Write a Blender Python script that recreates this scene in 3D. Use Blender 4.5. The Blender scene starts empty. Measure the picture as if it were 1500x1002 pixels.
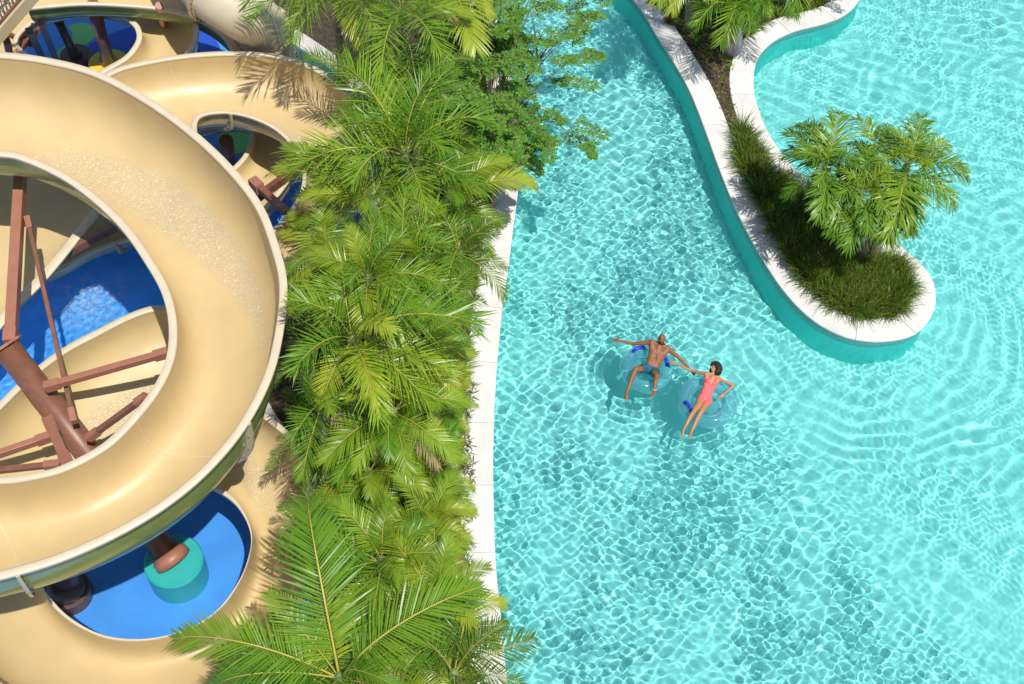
import bpy, bmesh, math, random
import numpy as np
from mathutils import Vector, Matrix, noise
random.seed(7)
sc = bpy.context.scene
COL = sc.collection
R_ = math.radians

# ------------------------------------------------------------------ camera
F, NADX, NADY, DIST = 1750.0, 620.0, 1740.0, 26.0
def pixdir(x, y): return np.array([(x-750)/F, -(y-501)/F, -1.0])
_d = pixdir(NADX, NADY); _d /= np.linalg.norm(_d)
_Z = -_d; _u = np.array([0, 1.0, 0]); _Y = _u-_u.dot(_Z)*_Z; _Y /= np.linalg.norm(_Y); _X = np.cross(_Y, _Z)
RM = np.array([_X, _Y, _Z])
CH = float(-(RM@pixdir(940, 560))[2]*DIST)
cam = bpy.data.cameras.new('camera'); camo = bpy.data.objects.new('camera', cam); COL.objects.link(camo)
cam.sensor_width = 36; cam.lens = F/1500*36; cam.clip_start = .1; cam.clip_end = 1000
camo.matrix_world = Matrix([list(RM[0])+[0], list(RM[1])+[0], list(RM[2])+[CH], [0, 0, 0, 1]])
sc.camera = camo
def at(x, y, z=0.0):
    d = RM@pixdir(x, y); t = (CH-z)/-d[2]
    return Vector((d[0]*t, d[1]*t, z))

# ------------------------------------------------------------------ world and sun
SUN_EL = R_(67); SUN_AZ = Vector((.48, -.88)).normalized()
w = bpy.data.worlds.new('World'); sc.world = w; w.use_nodes = True
_n = w.node_tree; sky = _n.nodes.new('ShaderNodeTexSky'); sky.sky_type = 'NISHITA'; sky.sun_disc = False
sky.sun_elevation = SUN_EL; sky.sun_rotation = math.atan2(SUN_AZ.x, SUN_AZ.y)
_n.links.new(sky.outputs[0], _n.nodes['Background'].inputs[0]); _n.nodes['Background'].inputs[1].default_value = .12
sl = bpy.data.lights.new('sun', 'SUN'); sl.energy = 4.6; sl.angle = R_(.5); sl.color = (1, .965, .9)
so = bpy.data.objects.new('sun', sl); COL.objects.link(so)
so.rotation_euler = Vector((SUN_AZ.x*math.cos(SUN_EL), SUN_AZ.y*math.cos(SUN_EL), math.sin(SUN_EL))).to_track_quat('Z', 'Y').to_euler()
sl.cycles.is_caustics_light = True
sc.view_settings.view_transform = 'Standard'; sc.view_settings.look = 'None'
sc.view_settings.gamma = 1; sc.view_settings.use_curve_mapping = False; sc.view_settings.exposure = 0.0
sc.cycles.max_bounces = 10; sc.cycles.transparent_max_bounces = 16; sc.cycles.transmission_bounces = 8
sc.cycles.sample_clamp_indirect = 8

# ------------------------------------------------------------------ materials
class NT:
    def __init__(s, name):
        s.m = bpy.data.materials.new(name); s.m.use_nodes = True; s.t = s.m.node_tree; s.n = s.t.nodes; s.l = s.t.links
        s.b = s.n['Principled BSDF']; s.out = s.n['Material Output']
        s.tc = s.n.new('ShaderNodeTexCoord')
    def noise(s, scale, detail=4, rough=.55, dist=0, src='Object'):
        x = s.n.new('ShaderNodeTexNoise'); x.inputs['Scale'].default_value = scale; x.inputs['Detail'].default_value = detail
        x.inputs['Roughness'].default_value = rough; x.inputs['Distortion'].default_value = dist
        s.l.new(s.tc.outputs[src], x.inputs['Vector']); return x
    def ramp(s, src, stops):
        r = s.n.new('ShaderNodeValToRGB'); e = r.color_ramp.elements
        while len(e) < len(stops): e.new(.5)
        for i, (p, c) in enumerate(stops):
            e[i].position = p; e[i].color = (*c, 1) if len(c) == 3 else c
        s.l.new(src, r.inputs[0]); return r
    def bump(s, src, strength, dist=.02):
        x = s.n.new('ShaderNodeBump'); x.inputs['Strength'].default_value = strength; x.inputs['Distance'].default_value = dist
        s.l.new(src, x.inputs['Height']); s.l.new(x.outputs[0], s.b.inputs['Normal']); return x
    def mix(s, a, b, fac):
        x = s.n.new('ShaderNodeMix'); x.data_type = 'RGBA'
        for i, v in ((0, fac), (6, a), (7, b)):
            if isinstance(v, (int, float)): x.inputs[i].default_value = v
            elif isinstance(v, tuple): x.inputs[i].default_value = (*v, 1)
            else: s.l.new(v, x.inputs[i])
        return x.outputs[2]
def simple(name, c, rough=.6, var=.12, scale=3.0, bump=0, bscale=40, metal=0, coat=0):
    k = NT(name); n = k.noise(scale, 5)
    lo = tuple(v*(1-var) for v in c); hi = tuple(min(1, v*(1+var)) for v in c)
    k.l.new(k.ramp(n.outputs[0], [(.3, lo), (.7, hi)]).outputs[0], k.b.inputs['Base Color'])
    k.b.inputs['Roughness'].default_value = rough; k.b.inputs['Metallic'].default_value = metal
    k.b.inputs['Coat Weight'].default_value = coat; k.b.inputs['Coat Roughness'].default_value = .08
    if bump: k.bump(k.noise(bscale, 4).outputs[0], bump, .01)
    return k.m
def leafmat(name, c1, c2, trans=.3, rough=.38):
    k = NT(name); oi = k.n.new('ShaderNodeObjectInfo'); nz = k.noise(1.7, 3)
    add = k.n.new('ShaderNodeMath'); add.operation = 'MULTIPLY_ADD'; add.inputs[1].default_value = .5
    k.l.new(oi.outputs['Random'], add.inputs[0]); 
    m2 = k.n.new('ShaderNodeMath'); m2.operation = 'MULTIPLY'; m2.inputs[1].default_value = .5
    k.l.new(nz.outputs[0], m2.inputs[0]); k.l.new(m2.outputs[0], add.inputs[2])
    r = k.ramp(add.outputs[0], [(.2, c1), (.8, c2)])
    k.l.new(r.outputs[0], k.b.inputs['Base Color']); k.b.inputs['Roughness'].default_value = rough
    k.b.inputs['Specular IOR Level'].default_value = .45
    tr = k.n.new('ShaderNodeBsdfTranslucent'); k.l.new(r.outputs[0], tr.inputs[0])
    mx = k.n.new('ShaderNodeMixShader'); mx.inputs[0].default_value = trans
    k.l.new(k.b.outputs[0], mx.inputs[1]); k.l.new(tr.outputs[0], mx.inputs[2]); k.l.new(mx.outputs[0], k.out.inputs[0])
    return k.m
M = {}
M['flume_in'] = simple('flume_gelcoat', (.565, .42, .205), .45, .07, 1.1, .12, 25, coat=.1)
M['flume_rim'] = simple('flume_rim_gelcoat', (.61, .515, .365), .45, .05, 4)
M['flume_out'] = simple('flume_hull_green_bounce', (.20, .26, .075), .22, .10, 2, coat=.3)  # olive base: green reflections and bounce from the palms put into the hull colour
M['flume_tan'] = simple('flume_hull_tan', (.50, .40, .24), .25, .06, 2, coat=.4)
M['steel'] = simple('painted_steel', (.20, .085, .05), .42, .18, 5, .15, 60)
M['steel_light'] = simple('painted_steel_light', (.34, .145, .09), .45, .08, 5)
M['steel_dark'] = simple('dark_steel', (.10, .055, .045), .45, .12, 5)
M['galv'] = simple('galvanised_steel', (.45, .45, .44), .35, .1, 12, metal=.8)
M['yellow'] = simple('yellow_plastic', (.72, .52, .03), .4, .05)
M['teal'] = simple('teal_plastic', (.03, .38, .36), .35, .06)
M['soil'] = simple('garden_soil', (.055, .038, .024), .95, .5, 9, .9, 45)
M['trunk'] = simple('palm_bark', (.20, .165, .12), .9, .3, 14, .8, 40)
M['shaft'] = simple('palm_crownshaft', (.17, .24, .07), .5, .15, 6)
M['stem'] = simple('branch_bark', (.16, .12, .08), .9, .3, 20, .5, 60)
M['rachis'] = simple('frond_rib', (.42, .38, .06), .5, .12, 8)
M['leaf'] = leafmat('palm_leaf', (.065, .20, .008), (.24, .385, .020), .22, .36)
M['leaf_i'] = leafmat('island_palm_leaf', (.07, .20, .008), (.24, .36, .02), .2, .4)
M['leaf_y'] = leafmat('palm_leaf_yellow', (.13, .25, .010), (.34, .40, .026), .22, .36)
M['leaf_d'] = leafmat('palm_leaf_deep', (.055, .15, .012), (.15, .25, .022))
M['leaf_dry'] = leafmat('dry_leaf', (.30, .21, .08), (.42, .33, .16), .15, .7)
M['tree_leaf'] = leafmat('tree_leaf', (.045, .19, .015), (.16, .33, .03), .3, .5)
M['grass'] = leafmat('liriope_blade', (.07, .14, .012), (.18, .235, .03), .25, .4)
M['grass_dry'] = leafmat('straw_blade', (.22, .17, .06), (.33, .27, .11), .2, .7)
M['litter'] = leafmat('leaf_litter', (.12, .10, .03), (.34, .27, .13), .1, .8)
M['red_leaf'] = leafmat('croton_leaf', (.25, .05, .02), (.38, .25, .03), .25, .4)
M['bromeliad'] = leafmat('bromeliad_leaf', (.16, .22, .09), (.27, .32, .16), .2, .4)
M['blue_handle'] = simple('blue_vinyl', (.02, .04, .55), .35, .05)
M['shorts'] = simple('teal_cloth', (.012, .11, .17), .8, .2, 25, .3, 200)
M['suit'] = simple('coral_cloth', (.80, .13, .13), .7, .06, 30, .2, 200)
M['hair'] = simple('dark_hair', (.02, .009, .007), .5, .4, 60, .6, 120)
M['eye'] = simple('eye', (.10, .07, .06), .2, 0)
M['lip'] = simple('lip', (.35, .10, .08), .5, 0)
def skinmat(name, c):
    k = NT(name); n = k.noise(7, 4)
    k.l.new(k.ramp(n.outputs[0], [(.3, tuple(v*.86 for v in c)), (.7, tuple(v*1.1 for v in c))]).outputs[0], k.b.inputs['Base Color'])
    k.b.inputs['Roughness'].default_value = .52; k.b.inputs['Specular IOR Level'].default_value = .4
    k.b.inputs['Subsurface Weight'].default_value = .06; k.b.inputs['Subsurface Scale'].default_value = .01
    k.bump(k.noise(90, 3).outputs[0], .15, .004)
    return k.m
M['skin_m'] = skinmat('skin_deep', (.27, .105, .045)); M['skin_w'] = skinmat('skin_tan', (.45, .21, .10))
def coping_mat():
    k = NT('coping_stone'); n = k.noise(2.5, 6); n2 = k.noise(60, 4); n3 = k.noise(.9, 3)
    a = k.ramp(n.outputs[0], [(.3, (.60, .57, .53)), (.7, (.72, .695, .655))]).outputs[0]
    oi = k.n.new('ShaderNodeObjectInfo')
    b = k.mix(a, (.60, .55, .48), k.ramp(n3.outputs[0], [(.55, (0, 0, 0)), (.8, (.5, .5, .5))]).outputs[0])
    hs = k.n.new('ShaderNodeHueSaturation'); mr = k.n.new('ShaderNodeMapRange'); mr.inputs[3].default_value = .95; mr.inputs[4].default_value = 1.04
    k.l.new(oi.outputs['Random'], mr.inputs[0]); k.l.new(mr.outputs[0], hs.inputs['Value']); k.l.new(b, hs.inputs['Color'])
    k.l.new(hs.outputs[0], k.b.inputs['Base Color']); k.b.inputs['Roughness'].default_value = .85
    k.bump(n2.outputs[0], .25, .006); return k.m
M['coping'] = coping_mat()
def plaster(name, c, s=.12):
    k = NT(name); n = k.noise(.55, 5); n2 = k.noise(14, 5)
    a = k.ramp(n.outputs[0], [(.3, tuple(v*(1-s) for v in c)), (.7, tuple(v*(1+s) for v in c))]).outputs[0]
    b = k.mix(a, tuple(v*.9 for v in c), k.ramp(n2.outputs[0], [(.5, (0, 0, 0)), (.75, (.6, .6, .6))]).outputs[0])
    k.l.new(b, k.b.inputs['Base Color']); k.b.inputs['Roughness'].default_value = .8; return k.m
M['plaster'] = plaster('aqua_pool_plaster', (.26, .70, .67), .05)
M['plaster_wall'] = plaster('aqua_wall_plaster', (.07, .62, .58))
M['tile'] = simple('waterline_tile', (.10, .34, .33), .3, .25, 30)
M['pad'] = simple('blue_splash_pad', (.045, .24, .66), .5, .12, 1.2, .2, 30)
M['pad_green'] = simple('green_splash_pad', (.16, .55, .14), .5, .1, 1.5, .2, 30)
M['pad_dark'] = simple('deep_blue_splash_pad', (.015, .07, .42), .5, .1, 1.5, .2, 30)
M['concrete'] = simple('concrete_path', (.52, .49, .44), .9, .12, 4, .4, 50)
def water_mat(name, tint):
    k = NT(name); k.n.remove(k.b)
    g = k.n.new('ShaderNodeBsdfGlass'); g.inputs['IOR'].default_value = 1.33; g.inputs['Roughness'].default_value = 0; g.inputs['Color'].default_value = (*tint, 1)
    k.l.new(g.outputs[0], k.out.inputs[0]); return k.m
M['water'] = water_mat('pool_water', (.93, 1, 1)); M['water_b'] = water_mat('landing_water', (.9, .97, 1))
def film_mat():
    k = NT('running_water_film'); k.n.remove(k.b)
    n = k.noise(15, 4, .6, 1.5); bp = k.n.new('ShaderNodeBump'); bp.inputs['Strength'].default_value = 1; bp.inputs['Distance'].default_value = .035
    k.l.new(n.outputs[0], bp.inputs['Height'])
    tr = k.n.new('ShaderNodeBsdfTransparent'); gl = k.n.new('ShaderNodeBsdfGlossy'); gl.inputs['Roughness'].default_value = .22
    gl.inputs['Color'].default_value = (1, .98, .9, 1)
    df = k.n.new('ShaderNodeBsdfDiffuse'); df.inputs['Color'].default_value = (.80, .74, .52, 1); k.l.new(bp.outputs[0], df.inputs['Normal'])
    k.l.new(bp.outputs[0], gl.inputs['Normal'])
    m1 = k.n.new('ShaderNodeMixShader'); m1.inputs[0].default_value = .3
    k.l.new(df.outputs[0], m1.inputs[1]); k.l.new(gl.outputs[0], m1.inputs[2])
    m2 = k.n.new('ShaderNodeMixShader')
    va = k.n.new('ShaderNodeVertexColor'); va.layer_name = 'thick'
    mm = k.n.new('ShaderNodeMath'); mm.operation = 'MULTIPLY'
    k.l.new(k.ramp(k.noise(17, 4, .6, 2.0).outputs[0], [(.40, (.06, .06, .06)), (.66, (.62, .62, .62))]).outputs[0], mm.inputs[0])
    k.l.new(va.outputs[0], mm.inputs[1]); k.l.new(mm.outputs[0], m2.inputs[0])
    k.l.new(tr.outputs[0], m2.inputs[1]); k.l.new(m1.outputs[0], m2.inputs[2]); k.l.new(m2.outputs[0], k.out.inputs[0]); return k.m
M['film'] = film_mat()
def vinyl():
    k = NT('clear_vinyl'); k.n.remove(k.b)
    tr = k.n.new('ShaderNodeBsdfTransparent'); tr.inputs[0].default_value = (.78, .93, .97, 1)
    gl = k.n.new('ShaderNodeBsdfGlossy'); gl.inputs['Roughness'].default_value = .12
    df = k.n.new('ShaderNodeBsdfDiffuse'); df.inputs[0].default_value = (.24, .72, .84, 1)
    lw = k.n.new('ShaderNodeLayerWeight'); lw.inputs[0].default_value = .35
    m1 = k.n.new('ShaderNodeMixShader'); m1.inputs[0].default_value = .18; k.l.new(tr.outputs[0], m1.inputs[1]); k.l.new(df.outputs[0], m1.inputs[2])
    m2 = k.n.new('ShaderNodeMixShader'); mr = k.n.new('ShaderNodeMath'); mr.operation = 'MULTIPLY'; mr.inputs[1].default_value = .8
    k.l.new(lw.outputs['Facing'], mr.inputs[0]); k.l.new(mr.outputs[0], m2.inputs[0])
    k.l.new(m1.outputs[0], m2.inputs[1]); k.l.new(gl.outputs[0], m2.inputs[2]); k.l.new(m2.outputs[0], k.out.inputs[0]); return k.m
M['vinyl'] = vinyl()

# ------------------------------------------------------------------ helpers
def link(name, me, parent=None):
    o = bpy.data.objects.new(name, me); COL.objects.link(o)
    if parent: o.parent = parent; o.matrix_parent_inverse = Matrix()
    return o
def tag(o, label=None, cat=None, group=None, kind=None):
    if label: o['label'] = label
    if cat: o['category'] = cat
    if group: o['group'] = group
    if kind: o['kind'] = kind
    return o
def thing(name, loc, label, cat, group=None, rz=0):
    o = bpy.data.objects.new(name, None); COL.objects.link(o); o.location = loc; o.rotation_euler = (0, 0, rz)
    o.empty_display_size = .2
    return tag(o, label, cat, group)
def npmesh(name, v, f, mats, smooth=True, mi=None):
    v = np.asarray(v, np.float32); f = np.asarray(f, np.int32); me = bpy.data.meshes.new(name)
    k = f.shape[1]; me.vertices.add(len(v)); me.vertices.foreach_set('co', v.ravel())
    me.loops.add(f.size); me.loops.foreach_set('vertex_index', f.ravel())
    me.polygons.add(len(f)); me.polygons.foreach_set('loop_start', np.arange(len(f), dtype=np.int32)*k)
    me.polygons.foreach_set('loop_total', np.full(len(f), k, np.int32))
    if smooth: me.polygons.foreach_set('use_smooth', np.ones(len(f), bool))
    if mi is not None: me.polygons.foreach_set('material_index', np.asarray(mi, np.int32))
    for m in (mats if isinstance(mats, (list, tuple)) else [mats]): me.materials.append(m)
    me.update(calc_edges=True); me.validate(); return me
def pymesh(name, v, f, m, smooth=False):
    me = bpy.data.meshes.new(name); me.from_pydata([tuple(p) for p in v], [], f); me.materials.append(m)
    if smooth: me.polygons.foreach_set('use_smooth', [True]*len(me.polygons))
    return me
def from_bm(name, bm, m, smooth=False):
    me = bpy.data.meshes.new(name); bmesh.ops.recalc_face_normals(bm, faces=bm.faces); bm.to_mesh(me); bm.free(); me.materials.append(m)
    if smooth:
        me.polygons.foreach_set('use_smooth', [True]*len(me.polygons))
    return me
def rebase(pts, org): return [p-org for p in pts]
def catmull(P, n):
    P = [Vector(p) for p in P]; P = [P[0]*2-P[1]]+P+[P[-1]*2-P[-2]]
    L = [0]
    segs = []
    out = []
    for i in range(1, len(P)-2):
        a, b, c, d = P[i-1:i+3]
        for k in range(24):
            t = k/24
            out.append(.5*((2*b)+(c-a)*t+(2*a-5*b+4*c-d)*t*t+(-a+3*b-3*c+d)*t**3))
    out.append(P[-2])
    for i in range(1, len(out)): L.append(L[-1]+(out[i]-out[i-1]).length)
    res = []; j = 0
    for i in range(n):
        s = L[-1]*i/(n-1)
        while j < len(L)-2 and L[j+1] < s: j += 1
        u = (s-L[j])/max(1e-9, L[j+1]-L[j]); res.append(out[j].lerp(out[j+1], min(1, u)))
    return res
def tube_bm(bm, pts, rad, seg=10, caps=True):
    """tapered tube along points"""
    rings = []; up = Vector((0, 0, 1)); prev = None
    for i, p in enumerate(pts):
        t = (pts[min(i+1, len(pts)-1)]-pts[max(i-1, 0)]).normalized()
        a = t.cross(prev if prev else (Vector((1, 0, 0)) if abs(t.z) > .9 else up)).normalized() if prev is None else (prev-t*prev.dot(t)).normalized()
        prev = a; b = t.cross(a); r = rad[i] if isinstance(rad, (list, tuple)) else rad
        rings.append([bm.verts.new(p+(a*math.cos(2*math.pi*k/seg)+b*math.sin(2*math.pi*k/seg))*r) for k in range(seg)])
    for i in range(len(rings)-1):
        for k in range(seg): bm.faces.new((rings[i][k], rings[i][(k+1) % seg], rings[i+1][(k+1) % seg], rings[i+1][k]))
    if caps: bm.faces.new(rings[0][::-1]); bm.faces.new(rings[-1])
def beam_bm(bm, a, b, wd, ht, upv=Vector((0, 0, 1))):
    t = (b-a).normalized(); s = t.cross(upv).normalized() if abs(t.dot(upv)) < .98 else Vector((1, 0, 0)); u = s.cross(t)
    vs = [bm.verts.new(p+s*sx*wd/2+u*sy*ht/2) for p in (a, b) for sx, sy in ((-1, -1), (1, -1), (1, 1), (-1, 1))]
    for f in ((3, 2, 1, 0), (4, 5, 6, 7), (0, 1, 5, 4), (1, 2, 6, 5), (2, 3, 7, 6), (3, 0, 4, 7)): bm.faces.new([vs[i] for i in f])
def bevel(o, wd=.01, seg=2):
    b = o.modifiers.new('bevel', 'BEVEL'); b.width = wd; b.segments = seg; b.limit_method = 'ANGLE'; return o
def prism(name, pts2, z0, z1, m, parent=None):
    n = len(pts2); v = [(p[0], p[1], z0) for p in pts2]+[(p[0], p[1], z1) for p in pts2]
    ar = sum(pts2[i][0]*pts2[(i+1) % n][1]-pts2[(i+1) % n][0]*pts2[i][1] for i in range(n))
    idx = list(range(n)) if ar > 0 else list(range(n))[::-1]
    f = [[i+n for i in idx]]+[[idx[i], idx[(i+1) % n], idx[(i+1) % n]+n, idx[i]+n] for i in range(n)]
    return link(name, pymesh(name, v, f, m), parent)
def offset(poly, d):
    """offset an open polyline to its left by d (2D)"""
    out = []
    for i, p in enumerate(poly):
        t = (poly[min(i+1, len(poly)-1)]-poly[max(i-1, 0)]); t.z = 0; t.normalize()
        out.append(p+Vector((-t.y, t.x, 0))*d)
    return out
def caustic(o, caster=False, receiver=False):
    o.cycles.is_caustics_caster = caster; o.cycles.is_caustics_receiver = receiver; return o

# ------------------------------------------------------------------ ground, pool floor, land
g = link('ground', pymesh('ground', [(-250, -250, -1.32), (250, -250, -1.32), (250, 250, -1.32), (-250, 250, -1.32)], [(0, 1, 2, 3)], M['soil'])); tag(g, kind='structure')
pf = link('pool_floor', pymesh('pool_floor', [(-4, 1, -1.2), (23, 1, -1.2), (23, 36, -1.2), (-4, 36, -1.2)], [(0, 1, 2, 3)], M['plaster'])); tag(pf, kind='structure'); caustic(pf, receiver=True)
ZC = .15
river_px = [(690, -220), (700, -120), (712, -40), (728, 30), (745, 100), (755, 170), (760, 230), (757, 285), (750, 340), (743, 395), (735, 450), (728, 520), (723, 600), (721, 680), (722, 750), (725, 830), (732, 900), (742, 1002), (755, 1100), (775, 1220), (790, 1330)]
river_edge = catmull([at(x, y, ZC) for x, y in river_px], 90)       # runs top to bottom, water on its left (+x)
isl_px = [(780, -200), (845, -110), (885, -50), (905, -25), (938, 10), (962, 50), (985, 86), (1006, 122), (1022, 158), (1037, 198), (1056, 250), (1081, 310), (1110, 365), (1145, 420), (1183, 461), (1225, 487), (1267, 498), (1310, 497), (1342, 487), (1362, 465), (1370, 440), (1366, 412), (1350, 388), (1315, 358), (1270, 322), (1222, 290), (1185, 265), (1160, 243), (1138, 215), (1120, 185), (1109, 155), (1103, 128), (1104, 103), (1112, 80), (1133, 59), (1165, 44), (1205, 34), (1235, 22), (1255, 4), (1268, -22), (1275, -70), (1300, -150), (1340, -230)]
isl_edge = catmull([at(x, y, ZC) for x, y in isl_px], 220)
def slabs(parent, edge, width, side, z0, z1, step, gap=.011):
    """paving slabs following an edge; side=-1: slabs lie right of the walking direction"""
    L = [0]
    for i in range(1, len(edge)): L.append(L[-1]+(edge[i]-edge[i-1]).length)
    def pt(s):
        s = max(0, min(L[-1], s)); j = 0
        lo, hi = 0, len(L)-2
        while lo < hi:
            mid = (lo+hi)//2
            if L[mid+1] < s: lo = mid+1
            else: hi = mid
        u = (s-L[lo])/max(1e-9, L[lo+1]-L[lo]); p = edge[lo].lerp(edge[lo+1], u)
        a = edge[max(0, lo-2)]; b = edge[min(len(edge)-1, lo+3)]; t = b-a; t.z = 0; t.normalize()
        return p, Vector((-t.y, t.x, 0))*side
    s = 0
    while s < L[-1]-.05:
        e = min(L[-1], s+step*random.uniform(.97, 1.03)); n = 7; v = []
        for k in range(n+1):
            p, nn = pt(s+gap/2+(e-s-gap)*k/n)
            ch = .012; wj = 0
            for off, z in ((-.02, z0), (-.02, z1-ch), (-.02+ch, z1), (width-ch, z1), (width, z1-ch), (width, z0)):
                q = p+nn*off; v.append((q.x, q.y, z+wj))
        f = []
        for k in range(n):
            for j in range(5):
                a = k*6+j; f.append((a, a+1, a+7, a+6))
        f += [tuple(range(6))[::-1], tuple(n*6+j for j in range(6))]
        link('coping_slab', from_bm2('coping_slab', v, f, M['coping']), parent); s = e
def from_bm2(name, v, f, m):
    me = bpy.data.meshes.new(name); me.from_pydata(v, [], f); me.materials.append(m)
    bm = bmesh.new(); bm.from_mesh(me); bmesh.ops.recalc_face_normals(bm, faces=bm.faces); bm.to_mesh(me); bm.free(); return me
# left bank
bed_px = [(330, -140), (370, 20), (400, 45), (450, 80), (505, 118), (545, 190), (560, 260), (530, 330), (440, 390), (385, 470), (372, 540), (385, 600), (440, 680), (470, 760), (470, 860), (455, 930), (420, 985), (360, 1060), (320, 1180), (300, 1330)]
bed_edge = catmull([at(x, y, .1) for x, y in bed_px], 70)
bank = prism('river_wall', [(p.x, p.y) for p in river_edge]+[(p.x, p.y) for p in bed_edge[::-1]], -1.31, .095, M['plaster_wall']); tag(bank, kind='structure'); caustic(bank, receiver=True)
inner_dk = offset(river_edge, -.63)
soil = prism('planting_bed', [(p.x, p.y) for p in inner_dk]+[(p.x, p.y) for p in offset(bed_edge, .12)[::-1]], .0, .12, M['soil']); tag(soil, kind='structure')
deck = prism('deck_base', [(p.x, p.y) for p in offset(river_edge, -.03)]+[(p.x, p.y) for p in offset(river_edge, -.62)[::-1]], .0, .125, M['concrete']); tag(deck, kind='structure')
slabs(deck, river_edge, .64, -1, .10, ZC, 1.5)
pad_wall = prism('pad_curb', [(p.x, p.y) for p in bed_edge]+[(p.x, p.y) for p in offset(bed_edge, .16)[::-1]], -.4, .17, M['concrete']); tag(pad_wall, kind='structure')
# island
iw = prism('island_wall', [(p.x, p.y) for p in isl_edge]+[(24, 50), (4, 50)], -1.31, .095, M['plaster_wall']); tag(iw, kind='structure'); caustic(iw, receiver=True)
isl_in = offset(isl_edge, .60)
isoil = prism('island_soil', [(p.x, p.y) for p in isl_in], .0, .125, M['soil']); tag(isoil, kind='structure')
ibase = prism('coping_base', [(p.x, p.y) for p in offset(isl_edge, .03)]+[(p.x, p.y) for p in offset(isl_edge, .59)[::-1]], .0, .12, M['concrete']); tag(ibase, kind='structure')
slabs(ibase, isl_edge, .62, 1, .10, ZC, 1.5)
def band(name, edge, side, z0, z1, m, off=-.006):
    e = offset(edge, off*side); n = len(e)
    v = [(p.x, p.y, z0) for p in e]+[(p.x, p.y, z1) for p in e]
    f = [(i, i+1, i+1+n, i+n) for i in range(n-1)]
    o = link(name, pymesh(name, v, f, m)); tag(o, kind='structure'); return caustic(o, receiver=True)
band('waterline_tile', isl_edge, 1, -.16, .094, M['tile']); band('waterline_tile', river_edge, -1, -.16, .094, M['tile'])
# far banks, beyond the frame
for nm, pts in (('far_bank', [(19, -30), (80, -30), (80, 80), (19, 80)]), ('near_bank', [(1.0, -30), (19, -30), (19, 4), (1.5, 4)]), ('back_bank', [(-3, 31), (19, 31), (19, 80), (-3, 80)])):
    tag(prism(nm, pts, -1.31, .14, M['concrete']), kind='structure')
# splash pad on the left
sp = link('splash_pad', pymesh('splash_pad', [(-60, -30, -.30), (2, -30, -.30), (2, 60, -.30), (-60, 60, -.30)], [(0, 1, 2, 3)], M['pad'])); tag(sp, kind='structure'); caustic(sp, receiver=True)
# the pad may not run under the river: cut it at the bed
sp.data.clear_geometry(); _pp = [(p.x-.0, p.y) for p in offset(bed_edge, -.1)]+[(-3, -30), (-60, -30), (-60, 60), (-8, 60)]
_me = pymesh('splash_pad', [(x, y, -.30) for x, y in _pp], [list(range(len(_pp)))[::-1]], M['pad'])
if _me.polygons[0].normal.z < 0: _me.flip_normals()
sp.data = _me
def patch(name, pts, z, m, n=40):
    c = catmull([at(x, y, z) for x, y in pts+[pts[0]]], n)[:-1]
    o = link(name, pymesh(name, c, [list(range(len(c)))], m))
    if o.data.polygons[0].normal.z < 0: o.data.flip_normals()
    return tag(caustic(o, receiver=True), kind='structure')
patch('green_floor_marking', [(60, 95), (105, 55), (100, 38), (128, 34), (140, 52), (120, 70), (90, 90)], -.292, M['pad_green'])
patch('green_floor_marking', [(318, 205), (335, 180), (372, 185), (375, 205), (352, 225), (330, 222)], -.292, M['pad_green'])
patch('green_floor_marking', [(425, 82), (452, 78), (480, 100), (470, 112)], -.292, M['pad_green'])
patch('blue_floor_marking', [(110, 90), (140, 60), (200, 38), (215, 55), (205, 90), (150, 118)], -.296, M['pad_dark'])
patch('blue_floor_marking', [(268, 50), (290, 44), (315, 58), (322, 78), (300, 92), (262, 84)], -.292, M['pad_dark'])
patch('garden_path', [(398, 34), (418, 34), (470, 66), (530, 112), (560, 150), (545, 150), (500, 108), (440, 66)], .19, M['concrete'])

# ------------------------------------------------------------------ water
def waves(gx, gy, comps, seed):
    rng = np.random.default_rng(seed); h = np.zeros_like(gx)
    for (n, l0, l1, amp, pw) in comps:
        for i in range(n):
            L = math.exp(rng.uniform(math.log(l0), math.log(l1))); a = rng.uniform(0, 2*math.pi); k = 2*math.pi/L
            wx = gx+.35*L*np.sin(gy*2.1/L**.5+i*1.7)+.2*L*np.sin(gy*4.7+i); wy = gy+.35*L*np.sin(gx*1.9/L**.5+i*2.3)
            env = .55+.45*np.sin(gx*rng.uniform(-1.4, 1.4)+gy*rng.uniform(-1.4, 1.4)+rng.uniform(0, 6.28))
            h += amp*L**pw*env*np.sin(k*(wx*math.cos(a)+wy*math.sin(a))+rng.uniform(0, 6.28))
    return h
def grid_water(name, x0, x1, y0, y1, st, fn, m, z=0):
    xs = np.arange(x0, x1+st/2, st); ys = np.arange(y0, y1+st/2, st); gx, gy = np.meshgrid(xs, ys)
    h = fn(gx, gy)+z; ny, nx = gx.shape
    idx = np.arange(nx*ny).reshape(ny, nx)
    q = np.stack([idx[:-1, :-1], idx[:-1, 1:], idx[1:, 1:], idx[1:, :-1]], -1).reshape(-1, 4)
    o = link(name, npmesh(name, np.stack([gx, gy, h], -1).reshape(-1, 3), q, m)); return tag(caustic(o, caster=True), kind='structure')
tip = at(1285, 470); eddy = at(1230, 600)
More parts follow.
